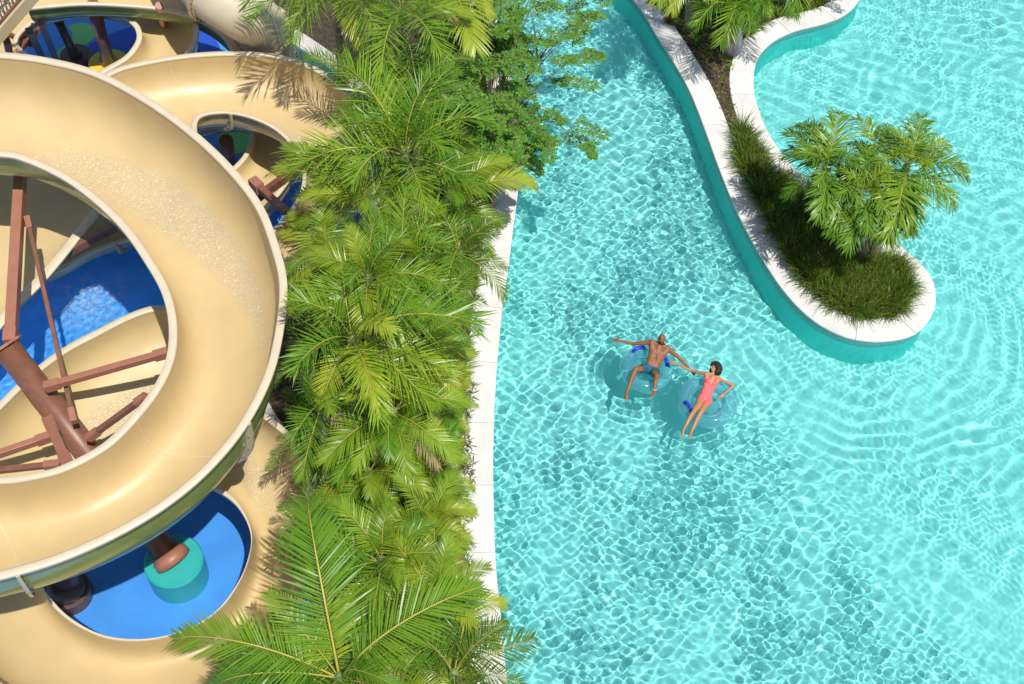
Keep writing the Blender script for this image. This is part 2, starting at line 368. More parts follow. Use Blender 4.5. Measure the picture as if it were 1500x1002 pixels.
def river_h(gx, gy):
    # current zone: left of a line running from the island tip to the lower right
    a = at(1120, 540); b = at(1400, 860); nx, ny = -(b.y-a.y), b.x-a.x; ln = math.hypot(nx, ny)
    d = ((gx-a.x)*nx+(gy-a.y)*ny)/ln; c0 = at(1105, 330)
    cur = 1/(1+np.exp(d/.35)); 
    riv = 1/(1+np.exp((gx-(9.2+0*gy))/.3)); up = 1/(1+np.exp(-(gy-tip.y+.2)/.3))
    chop = np.clip(cur*(1-up)+riv*up, 0, 1)
    # patches of calmer and choppier water, streaked along the current
    pat = np.zeros_like(gx); rg = np.random.default_rng(21)
    for i in range(9):
        a_ = rg.uniform(0, 6.28); k_ = 2*math.pi/rg.uniform(1.6, 5.5); pat += np.sin(k_*(gx*math.cos(a_)+gy*.6*math.sin(a_))+rg.uniform(0, 6.28)+1.3*np.sin(gx*.9+i))
    pat = np.clip(.72+.16*pat, .4, .98)
    hc = waves(gx, gy, [(34, .105, .20, .0098, 1.3)], 3)*pat+waves(gx, gy, [(18, .22, .6, .0064, 1.2)], 4)*(1.35-pat*.5)
    hs = waves(gx, gy, [(22, .11, .2, .0045, 1.3)], 11)*pat+waves(gx, gy, [(14, .35, 1.3, .0050, 1.1)], 12)
    ed = at(1295, 455); dx, dy = gx-ed.x, gy-ed.y; r = np.hypot(dx, dy*1.08)+.14*np.sin(gx*1.3+gy*.4)+.12*np.sin(gy*1.7+1)+.05*np.sin(gx*4.1-gy*2.2)
    win = np.exp(-((r-3.3)/1.25)**4)*np.clip((.35-np.sin(np.arctan2(dy, dx)))*1.4, 0, 1)
    ring = .0052*np.sin(2*math.pi*r/.40+.5*np.sin(gx*1.7))*win*np.clip(.75+.4*np.sin(gx*2.3-gy*1.1), .25, 1.1); hs = hs*(1-.3*win)
    amp = .80+.08*np.sin(gx*.8+gy*.5)*np.sin(gy*.6-1); h = hc*chop*amp+hs*(1-chop*.8)+ring*(1-chop*.85)
    for (px_, py_, rr_) in ((946, 541, .60), (1036, 588, .66)):
        c_ = at(px_, py_); q = np.hypot(gx-c_.x, gy-c_.y); h += .010*np.sin(2*math.pi*(q-rr_)/.20)*np.exp(-np.abs(q-rr_)/.35)*(.7+.3*np.sin(3*np.arctan2(gy-c_.y, gx-c_.x)))
    return h
river = grid_water('pool_water', .0, 19.2, 3.8, 31.2, .027, river_h, M['water'])
lw = grid_water('landing_pool_water', at(-140, 500).x, at(400, 400).x, at(100, 640).y, at(100, 300).y, .04,
                lambda x, y: waves(x, y, [(24, .10, .3, .012, 1.3), (10, .4, .8, .004, 1.2)], 5), M['water_b'], .0)

patch('landing_pool_floor', [(-160, 290), (60, 300), (180, 330), (330, 400), (380, 560), (260, 640), (60, 640), (-180, 640)], -.285, simple('landing_pool_sunlit_blue', (.10, .44, .95), .6, .15, 2))  # lighter blue than the pad: sunlight painted into the shaded pool floor
def foam_mat():
    k = NT('white_foam'); k.n.remove(k.b); va = k.n.new('ShaderNodeVertexColor'); va.layer_name = 'thick'
    tr = k.n.new('ShaderNodeBsdfTransparent'); df = k.n.new('ShaderNodeBsdfDiffuse'); df.inputs[0].default_value = (.8, .86, .9, 1)
    m = k.n.new('ShaderNodeMixShader'); q = k.n.new('ShaderNodeMath'); q.operation = 'MULTIPLY'
    k.l.new(k.ramp(k.noise(9, 7, .75, .8).outputs[0], [(.44, (0, 0, 0)), (.72, (.6, .6, .6))]).outputs[0], q.inputs[0]); k.l.new(va.outputs[0], q.inputs[1])
    k.l.new(q.outputs[0], m.inputs[0]); k.l.new(tr.outputs[0], m.inputs[1]); k.l.new(df.outputs[0], m.inputs[2]); k.l.new(m.outputs[0], k.out.inputs[0]); return k.m
fc = at(118, 430, .03); fv = []; fcol = []; nr, na = 16, 48
for i in range(nr+1):
    for j in range(na):
        a = 2*math.pi*j/na; r = i/nr; wob = 1+.25*noise.noise(Vector((math.cos(a)*1.5, math.sin(a)*1.5, 3)))
        fv.append((fc.x+math.cos(a)*r*1.35*wob, fc.y+math.sin(a)*r*.95*wob, .03+.012*noise.noise(Vector((math.cos(a)*r*5, math.sin(a)*r*5, 0))))); fcol.append(max(0, 1-r)**.8)
fo_ = link('foam', npmesh('foam', fv, [(i*na+j, i*na+(j+1) % na, (i+1)*na+(j+1) % na, (i+1)*na+j) for i in range(nr) for j in range(na)], foam_mat()))
fo_.data.color_attributes.new('thick', 'FLOAT_COLOR', 'POINT').data.foreach_set('color', np.repeat(np.array(fcol, np.float32), 4))
tag(fo_, 'white churned foam on the blue landing pool below the flume end', 'foam', kind='stuff')

# ------------------------------------------------------------------ flumes
def flume(name, label, I, O, depth, n=110, hull=None, group='open water slide flumes', flanges=(), film=None, rim_w=.11, cat='water slide', extra=.15, hk='flume_out'):
    I = catmull([at(*p) for p in I], n); O = catmull([at(*p) for p in O], n)
    org = I[n//2].copy(); org.z = 0
    t = thing(name, org, label, cat, group)
    K = 22
    def prof(i, off=0.0):
        a, b = I[i], O[i]; out = []
        for k in range(K+1):
            u = k/K; ph = math.pi*u
            cc = math.cos(ph); hx = (1-math.copysign(abs(cc)**.78, cc))/2; dz = -depth*math.sin(ph)**.66
            p = a.lerp(b, hx)+Vector((0, 0, dz))
            out.append(p)
        if off:
            res = []; sd_ = (b-a); sd_.z = 0; sd_.normalize()
            for k in range(K+1):
                tg = (out[min(K, k+1)]-out[max(0, k-1)]); s = (b-a); s.z = 0; s.normalize()
                # normal in the section plane
                tx = tg.dot(s); tz = tg.z; nn = s*tz-Vector((0, 0, 1))*tx; nn.normalize(); u = k/K; e_ = math.sin(math.pi*min(1, max(0, (u-.25)/.75)))**.6 if off > 0 else 0; res.append(out[k]+nn*off+Vector((0, 0, -extra*e_))+sd_*extra*.28*e_)
            return res
        return out
    def surf(nm, off, m, flip=False):
        v = []
        for i in range(n): v += [p-org for p in prof(i, off)]
        f = []
        for i in range(n-1):
            for k in range(K):
                a = i*(K+1)+k; q = (a, a+1, a+K+2, a+K+1); f.append(q[::-1] if flip else q)
        return link(nm, npmesh(nm, v, f, m), t)
    surf('channel', 0, M['flume_in']); surf('hull', .035, M[hk], True)
    for side, C, D in (('inner_rim', I, O), ('outer_rim', O, I)):
        v = []
        for i in range(n):
            s = C[i]-D[i]; s.z = 0; s.normalize(); up = Vector((0, 0, 1))
            for a, z in ((-.012, -.02), (-.012, .016), (.01, .03), (rim_w-.01, .03), (rim_w, .018), (rim_w, -.05), (rim_w-.02, -.05), (rim_w-.02, -.004), (.045, -.004)):
                v.append(C[i]+s*a+up*z-org)
        f = []; k9 = 9
        for i in range(n-1):
            for k in range(k9-1):
                a = i*k9+k; f.append((a, a+1, a+k9+1, a+k9))
        link(side, npmesh(side, v, f, M['flume_rim']), t)
    for fi in flanges:
        i = int(fi*(n-1)); pi = prof(i, .036); po = prof(i, .15); tg = (O[min(n-1, i+1)]-O[max(0, i-1)]); tg2 = (I[min(n-1, i+1)]-I[max(0, i-1)])
        bm = bmesh.new(); L = []
        for k in range(K+1):
            tt = tg2.lerp(tg, k/K); tt.z = 0; tt.normalize(); tt *= .028
            L.append([bm.verts.new(q-org) for q in (pi[k]-tt, po[k]-tt, po[k]+tt, pi[k]+tt)])
        for k in range(K):
            for j in range(4): bm.faces.new((L[k][j], L[k][(j+1) % 4], L[k+1][(j+1) % 4], L[k+1][j]))
        bm.faces.new(L[0]); bm.faces.new(L[-1][::-1])
        fl_ = link('flange', from_bm('flange', bm, M['flume_tan']), t)
        bm = bmesh.new()
        for k in range(1, K, 2):
            tt = tg2.lerp(tg, k/K); tt.z = 0; tt.normalize(); c = (pi[k]+po[k])/2-org
            tube_bm(bm, [c-tt*.05, c+tt*.05], .016, 6)
        b = link('flange_bolts', from_bm('flange_bolts', bm, M['galv']), fl_); b['kind'] = 'stuff'
        # hairline seam across the channel
        v = []
        pr = prof(i, -.0025)
        for k in range(K+1):
            tt = tg2.lerp(tg, k/K); tt.z = 0; tt.normalize(); v += [pr[k]-tt*.006-org, pr[k]+tt*.006-org]
        link('joint_seam', npmesh('joint_seam', v, [(2*k, 2*k+1, 2*k+3, 2*k+2) for k in range(K)], M['flume_rim']), t)
    if film:
        v = []; col = []; kk = 14
        i0, i1 = int(film[0][0]*(n-1)), int(film[-1][0]*(n-1)); rows = 0
        for i in range(i0, i1+1):
            s = min(film[-1][0], max(film[0][0], i/(n-1)))
            for j in range(len(film)-1):
                if film[j][0] <= s <= film[j+1][0]+1e-9:
                    q = (s-film[j][0])/(film[j+1][0]-film[j][0]); uc = film[j][1]*(1-q)+film[j+1][1]*q; hw = film[j][2]*(1-q)+film[j+1][2]*q; op = film[j][3]*(1-q)+film[j+1][3]*q; break
            for k in range(kk+1):
                u = uc+hw*(2*k/kk-1)*(1+.12*noise.noise(Vector((i*.35, k*.3, 1)))); ph = math.pi*min(.98, max(.02, u))
                cc = math.cos(ph); p = I[i].lerp(O[i], (1-math.copysign(abs(cc)**.78, cc))/2)+Vector((0, 0, -depth*math.sin(ph)**.66+.012))
                v.append(p-org); e = 1-abs(2*k/kk-1)**4; col.append(op*e)
            rows += 1
        f = [(i*(kk+1)+k, i*(kk+1)+k+1, (i+1)*(kk+1)+k+1, (i+1)*(kk+1)+k) for i in range(rows-1) for k in range(kk)]
        me = npmesh('running_water', v, f, M['film'])
        ca = me.color_attributes.new('thick', 'FLOAT_COLOR', 'POINT')
        ca.data.foreach_set('color', np.repeat(np.array(col, np.float32), 4))
        link('running_water', me, t)
    return t
def zl(pts, z0, z1):
    n = len(pts); return [(x, y, z0+(z1-z0)*i/(n-1)) for i, (x, y) in enumerate(pts)]
A_in = [(-190, 250), (-100, 222), (0, 222), (40, 230), (100, 258), (150, 295), (190, 335), (225, 385), (247, 425), (258, 470), (256, 520), (238, 565), (205, 610), (160, 655), (100, 688), (50, 702), (0, 708), (-90, 705), (-180, 680)]
A_out = [(-260, 120), (-100, 78), (0, 84), (65, 92), (135, 110), (205, 146), (272, 193), (330, 247), (375, 305), (400, 370), (410, 420), (405, 480), (388, 550), (352, 620), (303, 680), (245, 730), (175, 773), (88, 812), (0, 838), (-110, 860), (-230, 840)]
flumeA = flume('spiral_water_slide', 'biggest and nearest sand coloured spiral water slide, curling over the blue landing pool',
    zl(A_in, 5.4, 4.6), zl(A_out, 5.85, 5.1), 1.12, 150, flanges=(.69, .885), film=[(.10, .38, .05, 0), (.22, .42, .13, .9), (.35, .55, .15, 1), (.5, .62, .10, 1), (.58, .66, .05, .5), (.62, .66, .03, 0)], rim_w=.13, extra=.12)
B_in = [(300, 235), (283, 205), (285, 172), (320, 163), (360, 168), (400, 184), (430, 210), (446, 240), (448, 268), (438, 295), (415, 328), (380, 352), (340, 360), (310, 350)]
B_out = [(110, 240), (120, 150), (165, 109), (220, 93), (280, 84), (340, 81), (400, 85), (450, 99), (492, 124), (522, 160), (535, 205), (532, 255), (510, 305), (470, 355), (410, 400), (330, 430)]
flume('spiral_water_slide', 'middle sand coloured spiral slide behind the biggest one, partly under palm fronds',
    zl(B_in, 3.2, 2.5), zl(B_out, 3.5, 2.7), .75, 120, flanges=(.28,), film=[(.2, .3, .05, 0), (.33, .3, .12, .8), (.55, .35, .15, .9), (.75, .4, .1, .7), (.9, .5, .05, 0)], rim_w=.12, hk='flume_tan')
C_in = [(20, 1010), (42, 950), (55, 900), (46, 850), (70, 770), (120, 715), (190, 690), (250, 690), (305, 706), (345, 732), (366, 775), (365, 815), (350, 855), (322, 893), (278, 922), (220, 938), (160, 936), (110, 915), (75, 885), (55, 850)]
C_in = [(75, 760), (130, 710), (190, 690), (250, 690), (305, 706), (345, 732), (368, 775), (366, 815), (350, 855), (322, 893), (278, 922), (220, 938), (160, 936), (110, 915), (75, 885), (52, 850), (40, 800), (50, 750)]
C_out = [(-60, 660), (0, 600), (60, 543), (130, 498), (240, 455), (310, 520), (350, 590), (385, 612), (425, 648), (452, 710), (456, 790), (438, 865), (405, 920), (355, 970), (280, 1015), (190, 1045), (90, 1040), (0, 1000), (-60, 930), (-90, 850)]
flume('spiral_water_slide', 'lowest sand coloured slide flume, circling the round blue pool and its teal column foot',
    zl(C_in, 2.3, 1.6), zl(C_out, 3.1, 1.8), .8, 130, flanges=(), film=[(.02, .45, .05, 0), (.15, .5, .13, .8), (.35, .55, .12, .8), (.5, .5, .06, 0)], rim_w=.12, hk='flume_tan')
flume('straight_flume', 'pale chute with an upright side wall, seen through the big spiral at its upper left',
    zl([(150, 290), (110, 340), (60, 400), (0, 462), (-80, 560)], 2.6, 2.0), zl([(60, 130), (0, 200), (-60, 290), (-130, 400), (-200, 500)], 2.9, 2.3), .5, 40, rim_w=.22, hk='flume_tan', group='flume ends over the landing pool', flanges=(.2,))
flume('curved_flume', 'short curved flume end pouring into the bright blue landing pool',
    zl([(230, 338), (175, 352), (130, 368), (96, 388), (66, 402)], 1.0, .55), zl([(250, 260), (190, 285), (140, 300), (100, 318), (60, 340)], 1.3, .8), .5, 40, rim_w=.1, hk='flume_tan', group='flume ends over the landing pool', flanges=(.35,))
# top left flumes
flume('ring_flume', 'sand coloured flume ring around the brown column with the yellow foot',
    zl([(60, 100), (20, 60), (60, 22), (120, 11), (172, 16), (200, 34), (208, 52), (203, 68), (188, 86), (158, 104), (120, 125)], 2.6, 1.9), zl([(-30, 120), (-60, 40), (0, -40), (110, -75), (200, -65), (258, -20), (282, 30), (278, 70), (240, 110), (190, 150), (140, 190)], 2.8, 2.1), .6, 70, rim_w=.12, hk='flume_tan')
flume('arched_flume', 'sand coloured open flume arching along the top edge towards the closed tube slide',
    zl([(40, 10), (130, 4), (225, 10), (280, 22), (312, 40), (335, 62), (350, 95)], 3.2, 2.0), zl([(40, -45), (140, -55), (250, -48), (330, -22), (368, 20), (386, 64), (398, 110)], 3.4, 2.2), .6, 60, rim_w=.1, hk='teal' if False else 'flume_out')
flume('low_flume', 'shaded brownish flume crossing low inside the middle spiral',
    zl([(260, 200), (300, 185), (345, 178), (372, 195), (362, 230), (330, 262), (300, 290)], 1.6, 1.1), zl([(255, 150), (310, 130), (380, 130), (430, 175), (430, 240), (390, 300), (340, 340)], 1.9, 1.3), .5, 50, rim_w=.1, hk='flume_tan')
# closed tube slide
tp = catmull([at(250, -90, 4.4), at(300, -20, 4.3), at(345, 12, 4.1), at(380, 38, 3.3), at(393, 75, 2.3), at(384, 130, 1.4)], 40)
tt = thing('tube_slide', (tp[20].x, tp[20].y, 0), 'closed sand coloured tube slide with bolted ring joints near the top edge', 'water slide')
bm = bmesh.new(); oo = Vector((tp[20].x, tp[20].y, 0)); tube_bm(bm, [p-oo for p in tp], .60, 36, False)
link('tube', from_bm('tube', bm, M['flume_rim'], True), tt)
for i in (14, 27, 33):
    d = (tp[i+1]-tp[i-1]).normalized(); bm = bmesh.new(); tube_bm(bm, [tp[i]-oo-d*.04, tp[i]-oo+d*.04], .70, 36)
    rj_ = link('ring_joint', from_bm('ring_joint', bm, M['flume_tan']), tt)
    bm = bmesh.new(); s = d.cross(Vector((0, 0, 1))).normalized(); u = s.cross(d)
    for k in range(30):
        c = tp[i]-oo+(s*math.cos(k*math.pi/15)+u*math.sin(k*math.pi/15))*.655; tube_bm(bm, [c-d*.07, c+d*.07], .016, 6)
    b = link('joint_bolts', from_bm('joint_bolts', bm, M['steel_dark']), rj_); b['kind'] = 'stuff'

# ------------------------------------------------------------------ steel structure
def column(name, foot, top, r, label, base=None, base_r=.5, base_h=.6, collar='steel_light', mat='steel', cap=False, arms=()):
    t = thing(name, (foot.x, foot.y, -.3), label, 'column', 'steel columns carrying the slides'); o = Vector((foot.x, foot.y, -.3))
    bm = bmesh.new(); tube_bm(bm, [foot-o, top-o], r, 28)
    link('post', from_bm('post', bm, M[mat], True), t).data.polygons.foreach_set('use_smooth', [True]*28+[False]*2)
    if base:
        bm = bmesh.new(); tube_bm(bm, [Vector((0, 0, 0)), Vector((0, 0, base_h-.03)), Vector((0, 0, base_h))], [base_r, base_r, base_r-.03], 40)
        link('foot_drum', from_bm('foot_drum', bm, M[base]), t)
        bm = bmesh.new(); dv = (top-foot).normalized(); b0 = Vector((0, 0, base_h-.02)); tube_bm(bm, [b0, b0+dv*.14, b0+dv*.24], [r*1.5, r*1.45, r*1.1], 28)
        link('foot_collar', from_bm('foot_collar', bm, M[collar], True), t)
    if cap:
        d = (top-foot).normalized(); bm = bmesh.new(); tube_bm(bm, [top-o, top-o+d*.05], r*1.45, 8); link('cap_plate', from_bm('cap_plate', bm, M['steel_light']), t)
    for a, b, wd, ht, m in arms:
        bm = bmesh.new(); beam_bm(bm, a-o, b-o, wd, ht); bo = link('brace', from_bm('brace', bm, M[m]), t); bevel(bo, .012)
        # gusset plates with bolts at the ends
        for e, f in ((a, b), (b, a)):
            d = (f-e).normalized(); bm = bmesh.new(); beam_bm(bm, e-o-d*.05, e-o+d*.22, wd+.03, ht+.03); link('gusset', from_bm('gusset', bm, M['steel_light']), t)
    return t
f1 = at(250, 811, .75)
column('steel_column', Vector((f1.x, f1.y, .4)), at(8, 508, 3.5), .24, 'thick brown steel column leaning through the big spiral from a teal drum foot', 'teal', .55, .75, cap=True,
    arms=[(at(31, 236, 3.9), at(16, 500, 3.6), .19, .25, 'steel_light'), (at(41, 322, 3.7), at(108, 615, 3.0), .08, .13, 'steel'), (at(70, 566, 3.3), at(243, 517, 3.7), .12, .14, 'steel_light'),
          (at(-40, 678, 3.2), at(72, 640, 3.1), .11, .15, 'steel_light'), (at(72, 618, 3.0), at(98, 678, 3.5), .17, .17, 'steel_light'), (at(-30, 692, 3.3), at(84, 680, 3.4), .10, .10, 'steel'),
          (at(132, 640, 2.7), at(212, 582, 3.6), .10, .11, 'steel')])
f2 = at(158, 88, .35)
column('steel_column', Vector((f2.x, f2.y, -.3)), at(136, 6, 2.7), .15, 'brown steel column on a round yellow drum foot at the top left', 'yellow', .50, .6, mat='steel')
f3 = at(109, 74, .1)
column('steel_column', Vector((f3.x, f3.y, -.3)), at(86, 32, 1.6), .11, 'thin dark column with a dark round foot on the blue and green pad', 'steel_dark', .40, .3, collar='steel_dark', mat='steel_dark')
f4 = at(250, 84, -.3)
column('steel_column', f4, at(233, 8, 2.9), .09, 'slim salmon steel post standing between the two dark blue floor circles', mat='steel_light')
f5 = at(100, 866, -.1)
column('steel_column', Vector((f5.x, f5.y, -.3)), at(90, 800, 1.4), .24, 'dark column foot in shade at the left of the round blue pool', 'steel_dark', .42, .35, collar='steel_dark', mat='steel_dark')
f6 = at(332, 222, .1)
column('steel_column', Vector((f6.x, f6.y, -.3)), at(331, 206, .9), .17, 'short salmon column stub in the hole of the middle spiral', mat='steel_light')
for a, b, lab in ((at(205, 312, 3.0), at(95, 372, 2.2), 'dark brown beam crossing behind the curved flume end'),
                  (at(468, 225, 3.2), at(365, 298, 2.0), 'salmon beam sloping up under the palm fronds beside the middle spiral'),
                  (at(372, 268, 2.6), at(432, 322, 2.8), 'salmon beam at the lower edge of the middle spiral opening')):
    t = thing('steel_beam', a, lab, 'beam', 'loose steel braces under the slides')
    bm = bmesh.new(); beam_bm(bm, Vector(), b-a, .14, .18); bevel(link('beam_body', from_bm('beam_body', bm, M['steel']), t), .012)
    bm = bmesh.new(); d = (b-a).normalized(); beam_bm(bm, d*-.05, d*.25, .2, .24); link('end_plate', from_bm('end_plate', bm, M['steel_light']), t)
# stair tower corner, top left
sp0 = at(-60, 70, 5.2)
st = thing('stair_tower', sp0, 'corner of the wooden slide stairs with brown railings at the top left', 'staircase')
def sadd(nm, a, b, wd, ht, m): 
    bm = bmesh.new(); beam_bm(bm, a-sp0, b-sp0, wd, ht); return bevel(link(nm, from_bm(nm, bm, m), st), .006)
A0, A1 = at(-50, 108, 5.0), at(44, 8, 5.6); A2 = at(95, -60, 6.0)
sadd('stringer', A0, A2, .10, .28, M['flume_tan'])
B0, B1 = A0+Vector((-.9, .35, 0)), A2+Vector((-.9, .35, 0)); sadd('stringer', B0, B1, .10, .28, M['flume_tan'])
for k in range(14):
    p = A0.lerp(A2, (k+.5)/14)+Vector((-.05, .0, .05)); q = B0.lerp(B1, (k+.5)/14); sadd('tread', p, q, .26, .05, M['flume_rim'])
for C0, C1 in ((A0, A2), (B0, B1)):
    sadd('handrail', C0+Vector((0, 0, .95)), C1+Vector((0, 0, .95)), .06, .06, M['steel']); sadd('lower_rail', C0+Vector((0, 0, .22)), C1+Vector((0, 0, .22)), .04, .04, M['steel'])
    for k in range(34):
        p = C0.lerp(C1, (k+.5)/34); b = sadd('baluster', p+Vector((0, 0, .22)), p+Vector((0, 0, .95)), .02, .02, M['steel'])
for k, (a, b) in enumerate(((at(43, 45, 4.6), at(66, 92, -.3)), (at(60, 32, 4.6), at(84, 92, -.3)), (at(10, 60, 4.6), at(20, 110, -.3)))): sadd('post', a, b, .14, .14, M['steel_dark'])
sadd('cross_brace', at(12, 50, 2.5), at(52, 68, 2.0), .1, .1, M['steel']); sadd('cross_brace', at(20, 82, 2.0), at(62, 38, 2.5), .1, .1, M['steel'])

# ------------------------------------------------------------------ palms
def frond_mesh(name, p0, bend, nl, ll, wd, fold, droop, leafm, seed, a0=72, a1=24, bare=.14, curl=0.0, jit=7, fj=12):
    rnd = random.Random(seed); N = 26; pts = []; tans = []; p = Vector((0, 0, 0)); side_b = rnd.uniform(-.25, .25)
    for i in range(N+1):
        s = i/N; ang = p0-bend*s**1.35; az = side_b*s*s
        t = Vector((math.cos(ang)*math.cos(az), math.cos(ang)*math.sin(az), math.sin(ang))); pts.append(p.copy()); tans.append(t); p = p+t/N
    v = []; f = []; mi = []
    for i in range(N+1):                                            # rib: thin triangular tube
        s = i/N; r = .0075*(1-s)**.7+.0018; t = tans[i]; b = t.cross(Vector((0, 0, 1))).normalized(); u = b.cross(t)
        for q in (b*r, -b*r, u*r*1.2): v.append(pts[i]+q)
    for i in range(N):
        for a, b in ((0, 1), (1, 2), (2, 0)): f.append((3*i+a, 3*i+b, 3*i+3+b, 3*i+3+a)); mi.append(1)
    for k in range(nl):
        s = bare+(1-bare)*(k+.5)/nl; x = s*N; i = min(N-1, int(x)); u = x-i; o = pts[i].lerp(pts[i+1], u); t = tans[i].lerp(tans[i+1], u).normalized()
        b = t.cross(Vector((0, 0, 1))).normalized(); up = b.cross(t)
        L = ll*(.45+.55*math.sin(math.pi*min(1, (s-bare)/(1-bare)*.78+.2))**.8)*rnd.uniform(.88, 1.1)
        if s > .93: L *= .75
        for sd in (1, -1):
            a = R_(a0+(a1-a0)*s+rnd.uniform(-jit, jit)); fo = R_(fold+rnd.uniform(-fj, fj)); L2 = L*rnd.uniform(.9, 1.08)
            d = (t*math.cos(a)+(b*sd*math.cos(fo)+up*math.sin(fo))*math.sin(a)).normalized()
            q = o.copy(); dd = d.copy(); wv = t.cross(d); wv = d.cross(wv).normalized() if wv.length > 1e-3 else t.copy()
            wv = (wv*math.cos(R_(rnd.uniform(-25, 25)))+d.cross(wv)*math.sin(R_(rnd.uniform(-25, 25)))).normalized()
            base = len(v); segs = 4; drp = droop*rnd.uniform(.6, 1.4)
            for j in range(segs+1):
                e = j/segs; ww = wd*(.45, .95, 1.0, .68, .06)[j]
                v.append(q+wv*ww*.5); v.append(q-wv*ww*.5)
                dd = (dd+Vector((0, 0, -1))*drp*(.35+e)/segs+b*curl*rnd.uniform(-1, 1)/segs).normalized(); q = q+dd*L2/segs
                wv = (wv-dd*wv.dot(dd)).normalized()
            for j in range(segs): f.append((base+2*j, base+2*j+1, base+2*j+3, base+2*j+2)); mi.append(0)
    me = npmesh(name, [tuple(x) for x in v], f, [M[leafm], M['rachis']], True, mi); me['tip'] = list(pts[-1]); return me
def proj(p):
    c = RM.T@(np.array(tuple(p))-np.array([0, 0, CH])); return (750+F*c[0]/-c[2], 501-F*c[1]/-c[2])
LL = [(-200, 330), (60, 400), (110, 480), (200, 480), (260, 400), (350, 410), (480, 400), (590, 425), (640, 425), (700, 425), (760, 425), (880, 330), (930, 250), (1200, 200)]
RL = [(-200, 700), (100, 740), (230, 760), (300, 745), (420, 738), (500, 705), (560, 690), (700, 690), (800, 705), (880, 745), (950, 780), (1200, 800)]
def interp(T, y):
    for (a, b), (c, d) in zip(T, T[1:]):
        if a <= y <= c: return b+(d-b)*(y-a)/(c-a)
    return T[0][1] if y < T[0][0] else T[-1][1]
def left_limit(y): return interp(LL, y)
def right_limit(y): return interp(RL, y)
PITCH = [78, 58, 38, 15]
FR = {}
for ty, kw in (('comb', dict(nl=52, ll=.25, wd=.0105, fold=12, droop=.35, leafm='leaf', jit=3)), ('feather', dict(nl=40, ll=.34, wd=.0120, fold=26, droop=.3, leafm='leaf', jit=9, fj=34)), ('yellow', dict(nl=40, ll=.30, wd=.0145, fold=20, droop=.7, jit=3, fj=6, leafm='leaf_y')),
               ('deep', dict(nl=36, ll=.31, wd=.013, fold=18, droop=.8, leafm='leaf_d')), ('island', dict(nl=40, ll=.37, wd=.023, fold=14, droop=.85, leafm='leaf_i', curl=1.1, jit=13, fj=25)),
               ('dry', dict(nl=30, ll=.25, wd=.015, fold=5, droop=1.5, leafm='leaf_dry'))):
    for pi, p in enumerate(PITCH):
        for q in range(3 if ty != 'dry' else 1):
            FR[ty, pi, q] = frond_mesh('frond', R_(p), R_((80, 92, 86, 66)[pi]+(q-1)*14), seed=pi*10+q+len(ty), **kw)
def palm(px, py, z, ln, ty, label, heroes=(), nf=15, tr=.09, lean=(0, 0), seed=None, cat='palm tree', group='palms planted between the slides and the lazy river', footz=.1, mixt=None, low=False, ground=None, bound=False):
    rnd = random.Random(seed if seed is not None else int(px*7+py)); c = at(px, py, z); ft = Vector((c.x+lean[0], c.y+lean[1], footz))
    if ground: ft = at(*ground, footz)
    t = thing('palm_tree', ft, label, cat, group)
    mid = ft.lerp(c, .5)+Vector((-lean[0]*.15, -lean[1]*.15, 0)); pp = catmull([ft-ft, mid-ft, c-ft-Vector((0, 0, .3))], 14)
    bm = bmesh.new(); rr = [tr*(1.35-.5*(i/13))*(1+.05*(i % 2)) for i in range(14)]; tube_bm(bm, pp, rr, 12); link('trunk', from_bm('trunk', bm, M['trunk'], True), t)
    bm = bmesh.new(); tube_bm(bm, [c-ft+Vector((0, 0, h)) for h in (-.34, -.1, .06)], [tr*.95, tr*1.0, tr*.5], 12); link('crownshaft', from_bm('crownshaft', bm, M['shaft'], True), t)
    def fr(az, pi, L, tyy, var=None):
        o = link('frond', FR[tyy, pi, (var if var is not None else rnd.randrange(3)) if tyy != 'dry' else 0], t); o.location = c-ft+Vector((math.cos(az)*tr*.5, math.sin(az)*tr*.5, -.05*pi+.02))
        o.rotation_euler = (rnd.uniform(-.12, .12), rnd.uniform(-.08, .08), az); o.scale = (L, L*rnd.uniform(.9, 1.1), L)
    hero_az = []
    for h in heroes:
        tx, ty_, pi = h[:3]; tyy = h[3] if len(h) > 3 and h[3] else ty; var = rnd.randrange(3); tip = FR[tyy, pi, var]['tip']; L = ln
        for _ in range(8): q = at(tx, ty_, c.z+tip[2]*L); L = max(.4, min(3.4, math.hypot(q.x-c.x, q.y-c.y)/math.hypot(tip[0], tip[1])))
        fr(math.atan2(q.y-c.y, q.x-c.x)-math.atan2(tip[1], tip[0]), pi, L*.93, tyy, var)
    a0 = rnd.uniform(0, 6.28)
    for i in range(nf):
        az = a0+i*2.39996; s = i/max(1, nf-1); pi = 0 if s < .16 else 1 if s < .42 else 2 if s < .75 else 3
        tyy = ty if not mixt or rnd.random() > .35 else mixt
        L = ln*.8*rnd.uniform(.8, 1.1)*(.85 if pi == 0 else 1)
        if bound:
            for _ in range(9):
                tip = FR[tyy, pi, 0]['tip']; r = math.hypot(tip[0], tip[1])*L*1.08; q = proj(c+Vector((math.cos(az)*r, math.sin(az)*r, tip[2]*L)))
                if left_limit(q[1]) < q[0] < right_limit(q[1]): break
                az += .75; L *= .95
            else: L *= .55
        fr(az, pi, L, tyy)
    for _ in range(2):
        if rnd.random() < .45: fr(rnd.uniform(0, 6.28), 3, ln*.62, 'dry')
    return t
